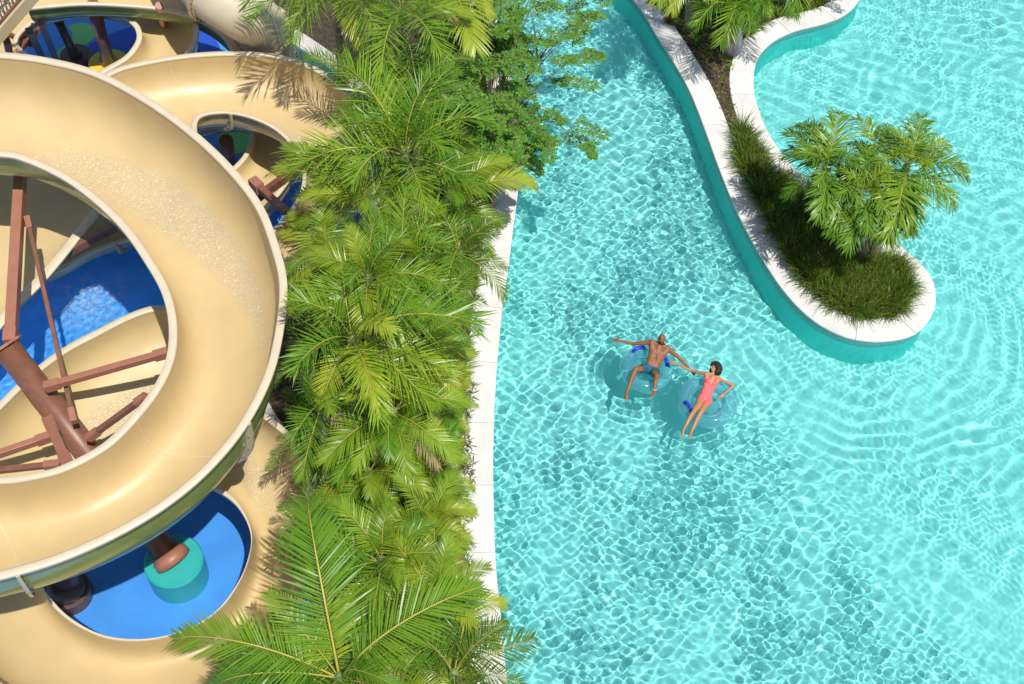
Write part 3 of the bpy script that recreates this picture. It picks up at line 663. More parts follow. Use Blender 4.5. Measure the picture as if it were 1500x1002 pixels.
PL = [
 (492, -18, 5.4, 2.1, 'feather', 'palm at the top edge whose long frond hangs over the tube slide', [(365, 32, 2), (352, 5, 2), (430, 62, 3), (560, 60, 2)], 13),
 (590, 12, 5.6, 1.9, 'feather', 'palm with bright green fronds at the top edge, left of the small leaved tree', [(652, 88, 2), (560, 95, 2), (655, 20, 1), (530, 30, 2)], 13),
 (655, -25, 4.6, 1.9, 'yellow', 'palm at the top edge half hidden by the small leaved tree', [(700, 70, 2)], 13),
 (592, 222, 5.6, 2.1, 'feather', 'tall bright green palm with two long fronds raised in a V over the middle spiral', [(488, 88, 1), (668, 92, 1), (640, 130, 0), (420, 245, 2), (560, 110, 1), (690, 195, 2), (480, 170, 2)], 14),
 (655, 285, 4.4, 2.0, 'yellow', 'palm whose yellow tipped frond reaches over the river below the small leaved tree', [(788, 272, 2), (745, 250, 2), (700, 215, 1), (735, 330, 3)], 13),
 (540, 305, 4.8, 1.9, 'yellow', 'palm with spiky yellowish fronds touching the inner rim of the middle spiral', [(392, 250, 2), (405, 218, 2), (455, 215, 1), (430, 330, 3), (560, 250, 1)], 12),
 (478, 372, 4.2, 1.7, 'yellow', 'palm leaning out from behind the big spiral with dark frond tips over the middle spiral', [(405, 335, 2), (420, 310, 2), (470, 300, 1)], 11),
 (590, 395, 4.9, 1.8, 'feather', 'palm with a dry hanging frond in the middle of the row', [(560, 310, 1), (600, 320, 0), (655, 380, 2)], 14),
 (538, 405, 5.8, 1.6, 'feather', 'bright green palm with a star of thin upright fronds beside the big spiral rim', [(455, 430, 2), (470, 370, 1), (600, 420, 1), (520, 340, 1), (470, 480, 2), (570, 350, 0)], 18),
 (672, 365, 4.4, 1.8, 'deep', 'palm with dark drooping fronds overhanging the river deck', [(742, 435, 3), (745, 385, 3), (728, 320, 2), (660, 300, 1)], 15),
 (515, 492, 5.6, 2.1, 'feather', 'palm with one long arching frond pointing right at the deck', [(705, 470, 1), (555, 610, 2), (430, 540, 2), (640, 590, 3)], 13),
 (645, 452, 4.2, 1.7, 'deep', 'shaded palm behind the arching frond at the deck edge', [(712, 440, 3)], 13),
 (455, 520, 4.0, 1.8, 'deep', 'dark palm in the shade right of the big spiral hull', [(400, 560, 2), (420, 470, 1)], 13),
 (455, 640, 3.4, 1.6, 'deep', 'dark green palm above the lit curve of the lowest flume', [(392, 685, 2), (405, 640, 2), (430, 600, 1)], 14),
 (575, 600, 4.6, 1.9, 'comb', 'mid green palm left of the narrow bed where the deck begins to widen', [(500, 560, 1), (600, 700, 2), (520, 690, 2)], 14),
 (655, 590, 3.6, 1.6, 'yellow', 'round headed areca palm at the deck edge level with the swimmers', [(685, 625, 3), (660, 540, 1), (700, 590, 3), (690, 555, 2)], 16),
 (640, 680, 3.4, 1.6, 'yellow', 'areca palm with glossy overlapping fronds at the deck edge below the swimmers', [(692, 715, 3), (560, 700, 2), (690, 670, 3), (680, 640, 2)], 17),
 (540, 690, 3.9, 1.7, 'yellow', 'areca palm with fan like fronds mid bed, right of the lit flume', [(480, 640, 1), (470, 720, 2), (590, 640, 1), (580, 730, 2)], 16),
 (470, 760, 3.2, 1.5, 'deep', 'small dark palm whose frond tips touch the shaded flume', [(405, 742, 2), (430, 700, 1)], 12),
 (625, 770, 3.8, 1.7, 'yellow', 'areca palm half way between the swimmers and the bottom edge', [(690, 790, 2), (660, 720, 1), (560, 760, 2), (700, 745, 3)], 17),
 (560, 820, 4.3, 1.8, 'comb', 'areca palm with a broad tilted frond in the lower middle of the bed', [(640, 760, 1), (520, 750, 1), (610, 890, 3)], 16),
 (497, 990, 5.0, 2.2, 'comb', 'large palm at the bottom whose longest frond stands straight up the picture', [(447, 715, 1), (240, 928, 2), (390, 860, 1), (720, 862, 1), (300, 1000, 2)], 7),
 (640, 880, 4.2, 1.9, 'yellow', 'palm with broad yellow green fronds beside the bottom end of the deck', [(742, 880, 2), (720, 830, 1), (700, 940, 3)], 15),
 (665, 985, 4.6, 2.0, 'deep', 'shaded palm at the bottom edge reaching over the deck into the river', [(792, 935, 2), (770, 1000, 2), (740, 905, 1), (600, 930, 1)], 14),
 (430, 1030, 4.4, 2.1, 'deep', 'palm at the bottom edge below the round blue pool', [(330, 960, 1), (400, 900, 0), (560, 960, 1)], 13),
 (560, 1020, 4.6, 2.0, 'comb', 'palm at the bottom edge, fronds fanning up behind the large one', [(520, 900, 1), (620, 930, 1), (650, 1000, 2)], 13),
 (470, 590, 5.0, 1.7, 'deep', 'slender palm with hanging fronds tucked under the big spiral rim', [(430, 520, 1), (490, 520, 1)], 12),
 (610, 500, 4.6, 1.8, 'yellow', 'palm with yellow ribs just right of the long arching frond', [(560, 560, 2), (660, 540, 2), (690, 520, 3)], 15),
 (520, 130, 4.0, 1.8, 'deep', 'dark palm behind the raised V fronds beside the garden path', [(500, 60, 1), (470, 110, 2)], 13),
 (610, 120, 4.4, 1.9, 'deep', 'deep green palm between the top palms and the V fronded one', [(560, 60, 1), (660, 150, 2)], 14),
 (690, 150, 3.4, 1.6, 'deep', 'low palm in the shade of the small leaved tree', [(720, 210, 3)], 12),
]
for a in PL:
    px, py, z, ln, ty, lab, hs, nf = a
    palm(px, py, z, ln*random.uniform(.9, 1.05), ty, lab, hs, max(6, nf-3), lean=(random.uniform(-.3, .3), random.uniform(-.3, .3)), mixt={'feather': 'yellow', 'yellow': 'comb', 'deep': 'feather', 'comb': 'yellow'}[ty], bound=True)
GI = 'palms growing on the pool island'
palm(1210, 250, 2.6, 1.55, 'island', 'left leaning palm of the island cluster, fronds arching to the left over the pool', [(1150, 190, 2), (1170, 175, 2), (1235, 160, 1), (1200, 320, 2), (1185, 280, 3), (1235, 345, 3)], 11, group=GI, ground=(1258, 375), mixt='feather')
palm(1262, 285, 2.5, 1.4, 'island', 'upright front palm of the island cluster with a fan of broad leaflets', [(1190, 300, 2), (1215, 340, 3), (1290, 350, 3), (1262, 205, 1), (1245, 360, 3), (1310, 330, 2)], 12, group=GI, ground=(1262, 385))
palm(1330, 240, 2.8, 1.6, 'island', 'right leaning palm of the island cluster with fronds blown to the right', [(1425, 250, 2), (1350, 165, 1), (1405, 300, 3), (1330, 340, 3), (1290, 190, 1), (1380, 220, 2), (1300, 352, 3)], 11, group=GI, ground=(1278, 380), mixt='feather')
palm(1290, 235, 2.7, 1.3, 'island', 'middle palm of the island cluster almost hidden by its neighbours', [(1340, 330, 3), (1250, 170, 1)], 8, group=GI, ground=(1270, 372))
palm(1085, -25, 2.6, 1.6, 'feather', 'bottle trunked palm at the top of the island beside the inner coping', [(1060, 60, 3), (1100, 45, 3), (1130, 15, 3), (1020, 30, 3), (1075, 40, 3)], 12, tr=.13, group=GI, ground=(1069, 78))
palm(1010, -70, 3.0, 1.6, 'yellow', 'slim trunked palm at the top left of the island', [(960, 0, 2), (1040, 0, 3), (985, 20, 3)], 12, tr=.08, group=GI, ground=(1008, 46))
palm(1150, -85, 3.2, 1.7, 'feather', 'palm at the very top of the island above the curved coping', [(1170, 15, 3), (1110, 10, 3)], 13, group=GI, ground=(1150, 10))
# swollen base of the bottle palm
_bp = next(o for o in COL.objects if o.get('label', '').startswith('bottle trunked'))
bm = bmesh.new(); tube_bm(bm, [Vector((0, 0, h)) for h in (0, .12, .3, .5, .75, 1.0)], [.17, .27, .29, .24, .17, .13], 20); link('swollen_base', from_bm('swollen_base', bm, simple('bottle_trunk', (.22, .22, .24), .8, .15, 14, .5, 30), True), _bp)

# ------------------------------------------------------------------ small leaved trees
def blades(name, base, dirs, L, W, mats, mi, parent=None, segs=3, droop=.6):
    """numpy ribbons: base (n,3), dirs (n,3), L (n), W (n)"""
    n = len(base); d = dirs/np.linalg.norm(dirs, axis=1, keepdims=True); side = np.cross(d, [0, 0, 1.0]); side /= np.maximum(1e-6, np.linalg.norm(side, axis=1, keepdims=True))
    tw = np.random.default_rng(len(base)).uniform(-1.2, 1.2, (n, 1)); up = np.cross(side, d); side = side*np.cos(tw)+up*np.sin(tw)
    V = []; q = base.copy()
    for j in range(segs+1):
        e = j/segs; ww = (W*(1-e**2.2)*.5+W*.03)[:, None] if segs > 1 else (W*.5)[:, None]
        if segs == 2: ww = (W*(.25, 1, .05)[j]*.5)[:, None]
        V += [q+side*ww, q-side*ww]; dr = np.broadcast_to(np.asarray(droop), (n,))[:, None]
        d = d+np.array([0, 0, -1.0])*dr*(.3+e)/segs; d /= np.linalg.norm(d, axis=1, keepdims=True); q = q+d*L[:, None]/segs
    V = np.stack(V, 1); k = 2*(segs+1); V = V.reshape(-1, 3); b = np.arange(n)[:, None, None]*k
    f = (b+np.array([[2*j, 2*j+1, 2*j+3, 2*j+2] for j in range(segs)])[None]).reshape(-1, 4)
    me = npmesh(name, V, f, mats, True, np.repeat(mi, segs)); return link(name, me, parent)
def leafy_tree(name, foot, sprays, label, seed, dens=1.0, group=None, spray_len=.75, leafm='tree_leaf', leaf=.088):
    rng = np.random.default_rng(seed); t = thing(name, foot, label, 'tree', group); o = np.array(foot)
    S = np.array([tuple(s) for s in sprays]); cen = S.mean(0); hub = Vector(cen*[1, 1, .5]+o*[0, 0, .5]).lerp(foot, .45)
    bm = bmesh.new(); tube_bm(bm, catmull([Vector((0, 0, 0)), (hub-foot)*.5+Vector((.06, .03, 0)), hub-foot], 10), [.12-.004*i for i in range(10)], 10)
    link('trunk', from_bm('trunk', bm, M['stem'], True), t)
    # limbs: cluster sprays by azimuth
    az = np.arctan2(S[:, 1]-hub.y, S[:, 0]-hub.x); order = np.argsort(az); nL = 9
    twig = bmesh.new(); B = []; D = []; LL = []; WW = []
    for g_ in np.array_split(order, nL):
        far = Vector(S[g_].mean(0)); h = hub.copy(); limb = catmull([h-foot, h.lerp(far, .5)-foot+Vector((0, 0, .15)), far-foot], 8)
        bm = bmesh.new(); tube_bm(bm, limb, [.06-.006*i for i in range(8)], 8); link('limb', from_bm('limb', bm, M['stem'], True), t)
        for i in g_:
            p = Vector(S[i]); k = rng.integers(2, 8); a = limb[k]+foot; md = a.lerp(p, .5)+Vector((0, 0, .1)); tube_bm(twig, [a-foot, md-foot, p-foot], [.014, .009, .005], 4, False)
            out = Vector((p.x-hub.x, p.y-hub.y, 0)).normalized(); an = rng.uniform(-.7, .7); out = Vector((out.x*math.cos(an)-out.y*math.sin(an), out.x*math.sin(an)+out.y*math.cos(an), rng.uniform(-.25, .25)))
            Ls = spray_len*rng.uniform(.6, 1.2); e = p+out*Ls; tube_bm(twig, [p-foot, e-foot], [.006, .003], 3, False)
            sd = out.cross(Vector((0, 0, 1))).normalized()
            for m in range(int(9*dens)):
                s = (m+.5)/int(9*dens); b0 = p.lerp(e, s)
                for sg in (1, -1):
                    dd = (out*.55+sd*sg).normalized()+Vector((0, 0, rng.uniform(-.35, .25))); l2 = Ls*(.38-.22*s)*rng.uniform(.6, 1.2); e2 = b0+dd*l2
                    tube_bm(twig, [b0-foot, e2-foot], [.003, .002], 3, False)
                    for q in range(5):
                        c = b0.lerp(e2, (q+.6)/5)
                        for s3 in (1, -1):
                            B.append(tuple(c-foot)); v = dd.cross(Vector((0, 0, 1))).normalized()*s3+dd*.5+Vector((0, 0, rng.uniform(-.4, .4))); D.append(tuple(v)); LL.append(leaf*rng.uniform(.6, 1.2)); WW.append(leaf*.5*rng.uniform(.7, 1.2))
    tw = link('twigs', from_bm('twigs', twig, M['stem']), t); tw['kind'] = 'stuff'
    B = np.array(B); cr = blades('crown', B, np.array(D), np.array(LL), np.array(WW), [M[leafm]], np.zeros(len(B), int), t, 2, .3); cr['kind'] = 'stuff'
    return t
rng = np.random.default_rng(4)
def spray_points(poly, n, z0, z1, seed):
    r = np.random.default_rng(seed); P = []; xs = [p[0] for p in poly]; ys = [p[1] for p in poly]
    while len(P) < n:
        x = r.uniform(min(xs), max(xs)); y = r.uniform(min(ys), max(ys)); c = False; j = len(poly)-1
        for i in range(len(poly)):
            if (poly[i][1] > y) != (poly[j][1] > y) and x < (poly[j][0]-poly[i][0])*(y-poly[i][1])/(poly[j][1]-poly[i][1])+poly[i][0]: c = not c
            j = i
        if c: P.append(at(x, y, r.uniform(z0, z1)))
    return P
leafy_tree('leafy_tree', at(700, 300, .1), spray_points([(650, -30), (865, -30), (890, 35), (840, 60), (880, 95), (820, 150), (865, 200), (820, 238), (740, 240), (690, 180), (650, 90)], 62, 2.4, 4.6, 1)
    + spray_points([(650, -30), (740, -30), (760, 110), (740, 240), (690, 200), (650, 90)], 120, 2.0, 4.4, 2), 'small leaved tree with airy branches reaching over the river at the top', 5, 1.0)
leafy_tree('leafy_tree', at(705, 330, .1), spray_points([(690, 150), (770, 150), (800, 215), (760, 245), (715, 240)], 45, 1.4, 2.6, 3), 'low shrubby tree with dense dark leaves beneath the airy one at the deck edge', 6, 1.0, spray_len=.5)
# trees just past the top edge that shade the upper pool
leafy_tree('leafy_tree', at(1190, -60, .1), spray_points([(1130, -260), (1330, -270), (1350, -150), (1240, -110), (1150, -130)], 42, 3.2, 4.6, 8), 'tree standing just above the top edge behind the curved coping, shading the pool', 9, .9)

# ------------------------------------------------------------------ ground planting
def inside(poly, x, y):
    c = np.zeros(len(x), bool); j = len(poly)-1
    for i in range(len(poly)):
        xi, yi, xj, yj = *poly[i], *poly[j]
        c ^= ((yi > y) != (yj > y)) & (x < (xj-xi)*(y-yi)/(yj-yi+1e-12)+xi); j = i
    return c
isl_poly = [(p.x, p.y) for p in isl_in]
def scatter(px_poly, n, rng, clip=None):
    pl = [tuple(at(x, y, .12))[:2] for x, y in px_poly]; xs = [p[0] for p in pl]; ys = [p[1] for p in pl]; out = np.zeros((0, 2))
    while len(out) < n:
        c = np.stack([rng.uniform(min(xs), max(xs), n*2), rng.uniform(min(ys), max(ys), n*2)], 1); k = inside(pl, c[:, 0], c[:, 1])
        if clip is not None: k &= inside(clip, c[:, 0], c[:, 1])
        out = np.concatenate([out, c[k]])
    return out[:n]
def clump_field(name, pts, per, L, W, mats, probs, rng, label=None, cat=None, droop=1.0, spread=.9, z=.12, r0=.05):
    n = len(pts)*per; c = np.repeat(pts, per, 0); az = rng.uniform(0, 2*np.pi, n); rr = rng.uniform(0, r0, n)
    base = np.stack([c[:, 0]+np.cos(az)*rr, c[:, 1]+np.sin(az)*rr, np.full(n, z)], 1); til = rng.uniform(.05, spread, n)
    d = np.stack([np.cos(az)*np.sin(til), np.sin(az)*np.sin(til), np.cos(til)], 1)
    ls = np.repeat(rng.uniform(.75, 1.2, len(pts)), per)*rng.uniform(.6, 1.1, n)*L
    o = blades(name, base, d, ls, W*rng.uniform(.7, 1.2, n), mats, rng.choice(len(mats), n, p=probs), None, 4, droop*rng.uniform(.5, 1.5, n)); tag(o, label, cat, kind='stuff'); return o
rng = np.random.default_rng(12)
gp = scatter([(1085, 175), (1140, 190), (1170, 235), (1260, 300), (1345, 385), (1358, 440), (1335, 462), (1270, 468), (1215, 450), (1150, 385), (1105, 300), (1080, 230)], 950, rng, isl_poly)
hole = np.hypot((gp[:, 0]-at(1250, 375).x)/.75, (gp[:, 1]-at(1250, 375).y)/.45) > 1
gp = gp[hole]
clump_field('liriope_grass', gp, 30, .60, .019, [M['grass'], M['grass_dry'], M['leaf']], [.68, .10, .22], rng, 'dense dark green strap leaved grass covering the island bed below the palms', 'ground cover', 1.3, 1.0)
gp2 = scatter([(930, -60), (1010, -30), (1075, 60), (1080, 130), (1085, 180), (1050, 120), (1000, 40)], 110, rng, isl_poly)
clump_field('sparse_ground_cover', gp2, 14, .18, .02, [M['grass'], M['leaf'], M['grass_dry']], [.4, .25, .35], rng, 'low sparse weeds and tufts in the narrow mulch strip between the two copings', 'ground cover', 1.0, 1.3)
n = 5200; lp = scatter([(930, -100), (1260, -100), (1240, 20), (1120, 60), (1090, 120), (1120, 190), (1300, 400), (1200, 420), (1070, 230), (1020, 110)], n, rng, isl_poly); az = rng.uniform(0, 6.28, n)
blades_o = blades('leaf_litter', np.stack([lp[:, 0], lp[:, 1], rng.uniform(.128, .155, n)], 1), np.stack([np.cos(az), np.sin(az), rng.uniform(-.1, .5, n)], 1), rng.uniform(.04, .11, n), rng.uniform(.02, .05, n), [M['litter'], M['leaf_d']], rng.choice(2, n, p=[.75, .25]), None, 2, .3)
tag(blades_o, 'dry fallen leaves and mulch between the two copings at the top of the island', 'leaf litter', kind='stuff')
gt = scatter([(925, -100), (1255, -100), (1245, 8), (1180, 25), (1130, 38), (1095, 62), (1000, 62), (955, 15)], 360, rng, isl_poly)
clump_field('island_underplanting', gt, 26, .42, .024, [M['leaf'], M['leaf_d'], M['grass']], [.4, .3, .3], rng, 'bright strap leaved planting under the palms at the top of the island', 'ground cover', 1.1, 1.1)
def rosette(px, py, n, L, W, mat, name, label, group, seed, z=.12, mats2=None, cat='plant'):
    r = np.random.default_rng(seed); p = at(px, py, z); t = thing(name, p, label, cat, group); az = r.uniform(0, 6.28, n); til = r.uniform(.15, 1.3, n)
    d = np.stack([np.cos(az)*np.sin(til), np.sin(az)*np.sin(til), np.cos(til)], 1)
    o = blades('foliage', np.zeros((n, 3))+d*.02, d, L*r.uniform(.6, 1.1, n), W*r.uniform(.7, 1.2, n), [M[mat]]+([M[mats2]] if mats2 else []), r.choice(2, n) if mats2 else np.zeros(n, int), t, 4, r.uniform(.2, .9, n)); o['kind'] = 'stuff'; return t
rosette(1040, 30, 60, .42, .04, 'bromeliad', 'spiky_plant', 'pale green spiky rosette plant right of the slim palm trunk', 'spiky plants on the island', 1)
rosette(1000, 12, 60, .42, .04, 'bromeliad', 'spiky_plant', 'pale silvery spiky plant left of the slim palm trunk', 'spiky plants on the island', 2)
rosette(1100, 45, 50, .36, .035, 'bromeliad', 'spiky_plant', 'spiky plant right behind the bottle trunked palm', 'spiky plants on the island', 3)
rosette(958, 6, 70, .26, .06, 'red_leaf', 'croton_shrub', 'yellow and red leaved shrub at the left coping near the top edge', 'red leaved shrubs', 4, mats2='leaf_y')
rosette(980, 34, 60, .24, .06, 'red_leaf', 'croton_shrub', 'orange leaved shrub touching the left coping just above the mulch', 'red leaved shrubs', 5, mats2='leaf_y')
for i, (x, y, lab) in enumerate(((1180, 8, 'reddish brown shrub furthest left behind the curved coping'), (1202, 4, 'reddish brown shrub between its two neighbours behind the curved coping'), (1225, -2, 'reddish brown shrub furthest right behind the curved coping'))):
    rosette(x, y, 80, .24, .05, 'red_leaf', 'croton_shrub', lab, 'red leaved shrubs', 20+i, mats2='leaf_d')
# low planting of the left bed and creeping plants hanging over the deck
bed_poly = [(p.x, p.y) for p in inner_dk]+[(p.x, p.y) for p in offset(bed_edge, .2)[::-1]]
gb = scatter([(500, 100), (745, 100), (735, 350), (690, 500), (672, 650), (690, 900), (720, 1000), (450, 1010), (430, 600), (560, 330)], 900, rng, bed_poly)
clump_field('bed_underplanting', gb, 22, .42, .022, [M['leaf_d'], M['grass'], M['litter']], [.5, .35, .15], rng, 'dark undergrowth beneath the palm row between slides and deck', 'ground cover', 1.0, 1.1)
ed = [p for p in offset(river_edge, -.66) if at(700, 840, .15).y < p.y < at(690, 560, .15).y]
ep = np.array([(p.x+rng.normal(.05, .10), p.y+rng.uniform(-.15, .15)) for p in ed for _ in range(9)])
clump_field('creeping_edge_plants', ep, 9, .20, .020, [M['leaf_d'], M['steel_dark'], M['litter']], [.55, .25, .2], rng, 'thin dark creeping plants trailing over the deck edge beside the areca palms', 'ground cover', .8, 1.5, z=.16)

# ------------------------------------------------------------------ rings and people
def torus(R, r, nu=64, nv=24, flat=1.0):
    v = []; f = []
    for i in range(nu):
        a = 2*math.pi*i/nu; pk = 1-.018*(abs(math.sin(a*9)) < .25)
        for j in range(nv):
            b = 2*math.pi*j/nv; v.append(((R+r*math.cos(b))*math.cos(a)*1, (R+r*math.cos(b))*math.sin(a), r*math.sin(b)*flat*pk))
    for i in range(nu):
        for j in range(nv): f.append((i*nv+j, ((i+1) % nu)*nv+j, ((i+1) % nu)*nv+(j+1) % nv, i*nv+(j+1) % nv))
    return v, f
def swim_ring(px, py, R, r, label, handles, tilt):
    c = at(px, py, .07); t = thing('swim_ring', c, label, 'swim ring', 'clear inflatable rings'); t.rotation_euler = tilt
    v, f = torus(R, r); link('tube', npmesh('ring_tube', v, f, M['vinyl']), t)
    v, f = torus(R-r*.2, .012, 48, 8); v = [(x, y, z+r*.96) for x, y, z in v]; link('weld_seam', npmesh('weld_seam', v, f, M['vinyl']), t)
    # mesh seat across the opening
    bm = bmesh.new(); bmesh.ops.create_circle(bm, cap_ends=True, segments=40, radius=R-r*.75, matrix=Matrix.Translation((0, 0, -.06))); link('seat', from_bm('seat', bm, M['vinyl']), t)
    for hx, hy in handles:
        q = at(hx, hy, .1+r); loc = q-c; ang = math.atan2(loc.y, loc.x); d = Vector((-math.sin(ang), math.cos(ang), 0)); rad = Vector((math.cos(ang), math.sin(ang), 0))
        base = rad*R; base.z = r*.98; bm = bmesh.new(); tube_bm(bm, catmull([base-d*.13, base-d*.10+Vector((0, 0, .06)), base+Vector((0, 0, .075)), base+d*.10+Vector((0, 0, .06)), base+d*.13], 12), .036, 10)
        hd_ = link('handle', from_bm('handle', bm, M['blue_handle'], True), t)
        bm = bmesh.new(); 
        for sg in (-1, 1): tube_bm(bm, [base+d*.12*sg-Vector((0, 0, .02)), base+d*.12*sg+Vector((0, 0, .012))], .05, 12)
        link('handle_pad', from_bm('handle_pad', bm, M['blue_handle']), hd_)
    return t
swim_ring(946, 541, .44, .15, "clear blue tinted swim ring under the man, partly sunk in the water", [(943, 510), (985, 533)], (R_(4), R_(2), .3))
swim_ring(1036, 588, .49, .165, "clear blue tinted swim ring under the woman in the coral swimsuit", [(1004, 567)], (R_(-3), R_(-5), .9))

_bm = bmesh.new(); bmesh.ops.create_icosphere(_bm, subdivisions=2, radius=1); _bm.verts.index_update()
ICO_V = np.array([tuple(v.co) for v in _bm.verts]); ICO_F = np.array([[v.index for v in f.verts] for f in _bm.faces]); _bm.free()
class Body:
    def __init__(s): s.v = []; s.f = []; s.k = 0
    def ball(s, c, r, scale=None, rot=None):
        v = ICO_V*r
        if scale: v = v*np.array(scale)
        if rot: v = v@np.array(rot).T
        s.v.append(v+np.array(tuple(c))); s.f.append(ICO_F+s.k); s.k += len(v)
    def limb(s, pts, rads):
        for i in range(len(pts)-1):
            a, b, ra, rb = pts[i], pts[i+1], rads[i], rads[i+1]; L = (b-a).length; n = max(2, int(L/(min(ra, rb)*.35)))
            for k in range(n+1): u = k/n; s.ball(a.lerp(b, u), ra+(rb-ra)*u)
    def build(s, name, m, parent, voxel=.0065, smooth=6):
        me = npmesh('t', np.concatenate(s.v), np.concatenate(s.f), m); o = bpy.data.objects.new('t', me); COL.objects.link(o)
        r = o.modifiers.new('r', 'REMESH'); r.mode = 'VOXEL'; r.voxel_size = voxel; r.use_smooth_shade = True
        q = o.modifiers.new('s', 'SMOOTH'); q.factor = .5; q.iterations = smooth
        dg = bpy.context.evaluated_depsgraph_get(); res = bpy.data.meshes.new_from_object(o.evaluated_get(dg)); bpy.data.objects.remove(o)
        res.name = name; res.materials.clear(); res.materials.append(m); res.polygons.foreach_set('use_smooth', [True]*len(res.polygons)); return link(name, res, parent)
def frame(y, z):                                                    # columns: x side, y up-axis of the part, z facing
    y = y.normalized(); z = (z-y*z.dot(y)).normalized(); x = y.cross(z); return Matrix((x, y, z)).transposed()
def hand(b, wrist, dirv, normal, s=1.0, curl=.3, thumb=1):
    F_ = frame(dirv, normal); X = F_@Vector((1, 0, 0)); Yv = F_@Vector((0, 1, 0)); Z = F_@Vector((0, 0, 1)); w = wrist
    b.limb([w, w+Yv*.045*s, w+Yv*.085*s], [.024*s, .027*s, .022*s]); b.limb([w+Yv*.05*s+X*.018*s, w+Yv*.085*s+X*.026*s], [.018*s, .014*s]); b.limb([w+Yv*.05*s-X*.018*s, w+Yv*.08*s-X*.028*s], [.018*s, .013*s])
    for k, (ox, l) in enumerate(((-.030, .058), (-.010, .072), (.010, .078), (.030, .068))):
        p = w+Yv*.088*s+X*ox*s; d = (Yv+X*ox*3).normalized(); pts = [p]
        for j, ll in enumerate((.42, .32, .26)):
            d = (d-Z*curl*(j+.6)*.5).normalized(); pts.append(pts[-1]+d*l*ll*s)
        b.limb(pts, [.0098*s, .009*s, .0085*s, .0075*s])
    p = w+Yv*.03*s+X*thumb*.022*s; b.limb([p, p+(X*thumb*.8+Yv*.7).normalized()*.04*s, p+(X*thumb*.8+Yv*.7).normalized()*.04*s+(X*thumb*.3+Yv-Z*curl).normalized()*.032*s], [.014*s, .0115*s, .0085*s])
def foot(b, ankle, toe, upv, s=1.0):
    F_ = frame(toe, upv); X = F_@Vector((1, 0, 0)); Yv = F_@Vector((0, 1, 0)); Z = F_@Vector((0, 0, 1))
    b.ball(ankle-Yv*.03*s-Z*.03*s, .033*s); b.limb([ankle, ankle+Yv*.06*s-Z*.02*s, ankle+Yv*.13*s-Z*.045*s], [.038*s, .036*s, .027*s])
    b.limb([ankle-Z*.045*s, ankle+Yv*.12*s-Z*.055*s+X*.015*s], [.03*s, .03*s])
    for k in range(5): o = ankle+Yv*(.145-.008*k)*s+X*(.028-.015*k)*s-Z*.055*s; b.limb([o, o+Yv*.04*s*(1-.1*k)], [.0125*s if k == 0 else .0095*s, .010*s if k == 0 else .008*s])
def head(b, c, F_, s=1.0, female=False):
    X = F_@Vector((1, 0, 0)); U = F_@Vector((0, 1, 0)); N = F_@Vector((0, 0, 1))       # side, crown, face
    b.ball(c+U*.02*s-N*.012*s, .098*s, (.80, .98, .98), F_); b.ball(c-U*.045*s+N*.025*s, .068*s, (.86, .95, .9), F_)
    b.ball(c-U*.088*s+N*.052*s, .030*s, (1.1, .8, .9), F_); b.limb([c+U*.01*s+N*.082*s, c-U*.028*s+N*.103*s], [.010*s, .0145*s])
    for sd in (-1, 1):
        b.ball(c-U*.032*s+N*.092*s+X*sd*.011*s, .009*s); b.ball(c+U*.022*s+N*.072*s+X*sd*.032*s, .017*s, (1.3, .6, .8), F_); b.ball(c-U*.02*s+N*.066*s+X*sd*.036*s, .02*s)
        b.ball(c+X*sd*.080*s-N*.008*s-U*.005*s, .026*s, (.35, 1.15, .75), F_)
    b.ball(c-U*.055*s+N*.083*s, .014*s, (1.7, .55, .8), F_); b.ball(c-U*.068*s+N*.081*s, .013*s, (1.5, .6, .8), F_)
def garment(name, body, test, off, m, parent, rows=0):
    src = body.data; n = len(src.vertices); co = np.empty(n*3, np.float32); src.vertices.foreach_get('co', co); co = co.reshape(-1, 3)
    no = np.empty(n*3, np.float32); src.vertices.foreach_get('normal', no); no = no.reshape(-1, 3)
    ok = np.array([bool(test(Vector(c))) for c in co]); fs = [tuple(p.vertices) for p in src.polygons if all(ok[i] for i in p.vertices)]
    used = sorted({i for f in fs for i in f}); mp = {i: k for k, i in enumerate(used)}
    v = co[used]+no[used]*off; me = bpy.data.meshes.new(name); me.from_pydata(v.tolist(), [], [tuple(mp[i] for i in f) for f in fs]); me.materials.append(m)
    me.polygons.foreach_set('use_smooth', [True]*len(me.polygons)); o = link(name, me, parent)
    sm = o.modifiers.new('s', 'SMOOTH'); sm.factor = .5; sm.iterations = 3
    so_ = o.modifiers.new('so', 'SOLIDIFY'); so_.thickness = .006; so_.offset = -1; return o
def face_bits(t, c, F_, s, lipc=True):
    X = F_@Vector((1, 0, 0)); U = F_@Vector((0, 1, 0)); N = F_@Vector((0, 0, 1))
    for sd in (-1, 1):
        bm = bmesh.new(); bmesh.ops.create_icosphere(bm, subdivisions=2, radius=.0085*s, matrix=Matrix.Translation(c+U*.003*s+N*.082*s+X*sd*.031*s)); link('eye', from_bm('eye', bm, M['eye'], True), t)
        bm = bmesh.new(); tube_bm(bm, catmull([c+U*.03*s+N*.086*s+X*sd*.015*s, c+U*.036*s+N*.086*s+X*sd*.032*s, c+U*.028*s+N*.074*s+X*sd*.05*s], 6), .004*s, 6); link('eyebrow', from_bm('eyebrow', bm, M['hair'], True), t)
    if lipc: bm = bmesh.new(); tube_bm(bm, catmull([c-U*.058*s+N*.09*s-X*.022*s, c-U*.06*s+N*.098*s, c-U*.058*s+N*.09*s+X*.022*s], 8), [.003*s, .005*s, .006*s, .0065*s, .0065*s, .006*s, .005*s, .003*s], 6); link('lips', from_bm('lips', bm, M['lip'], True), t)

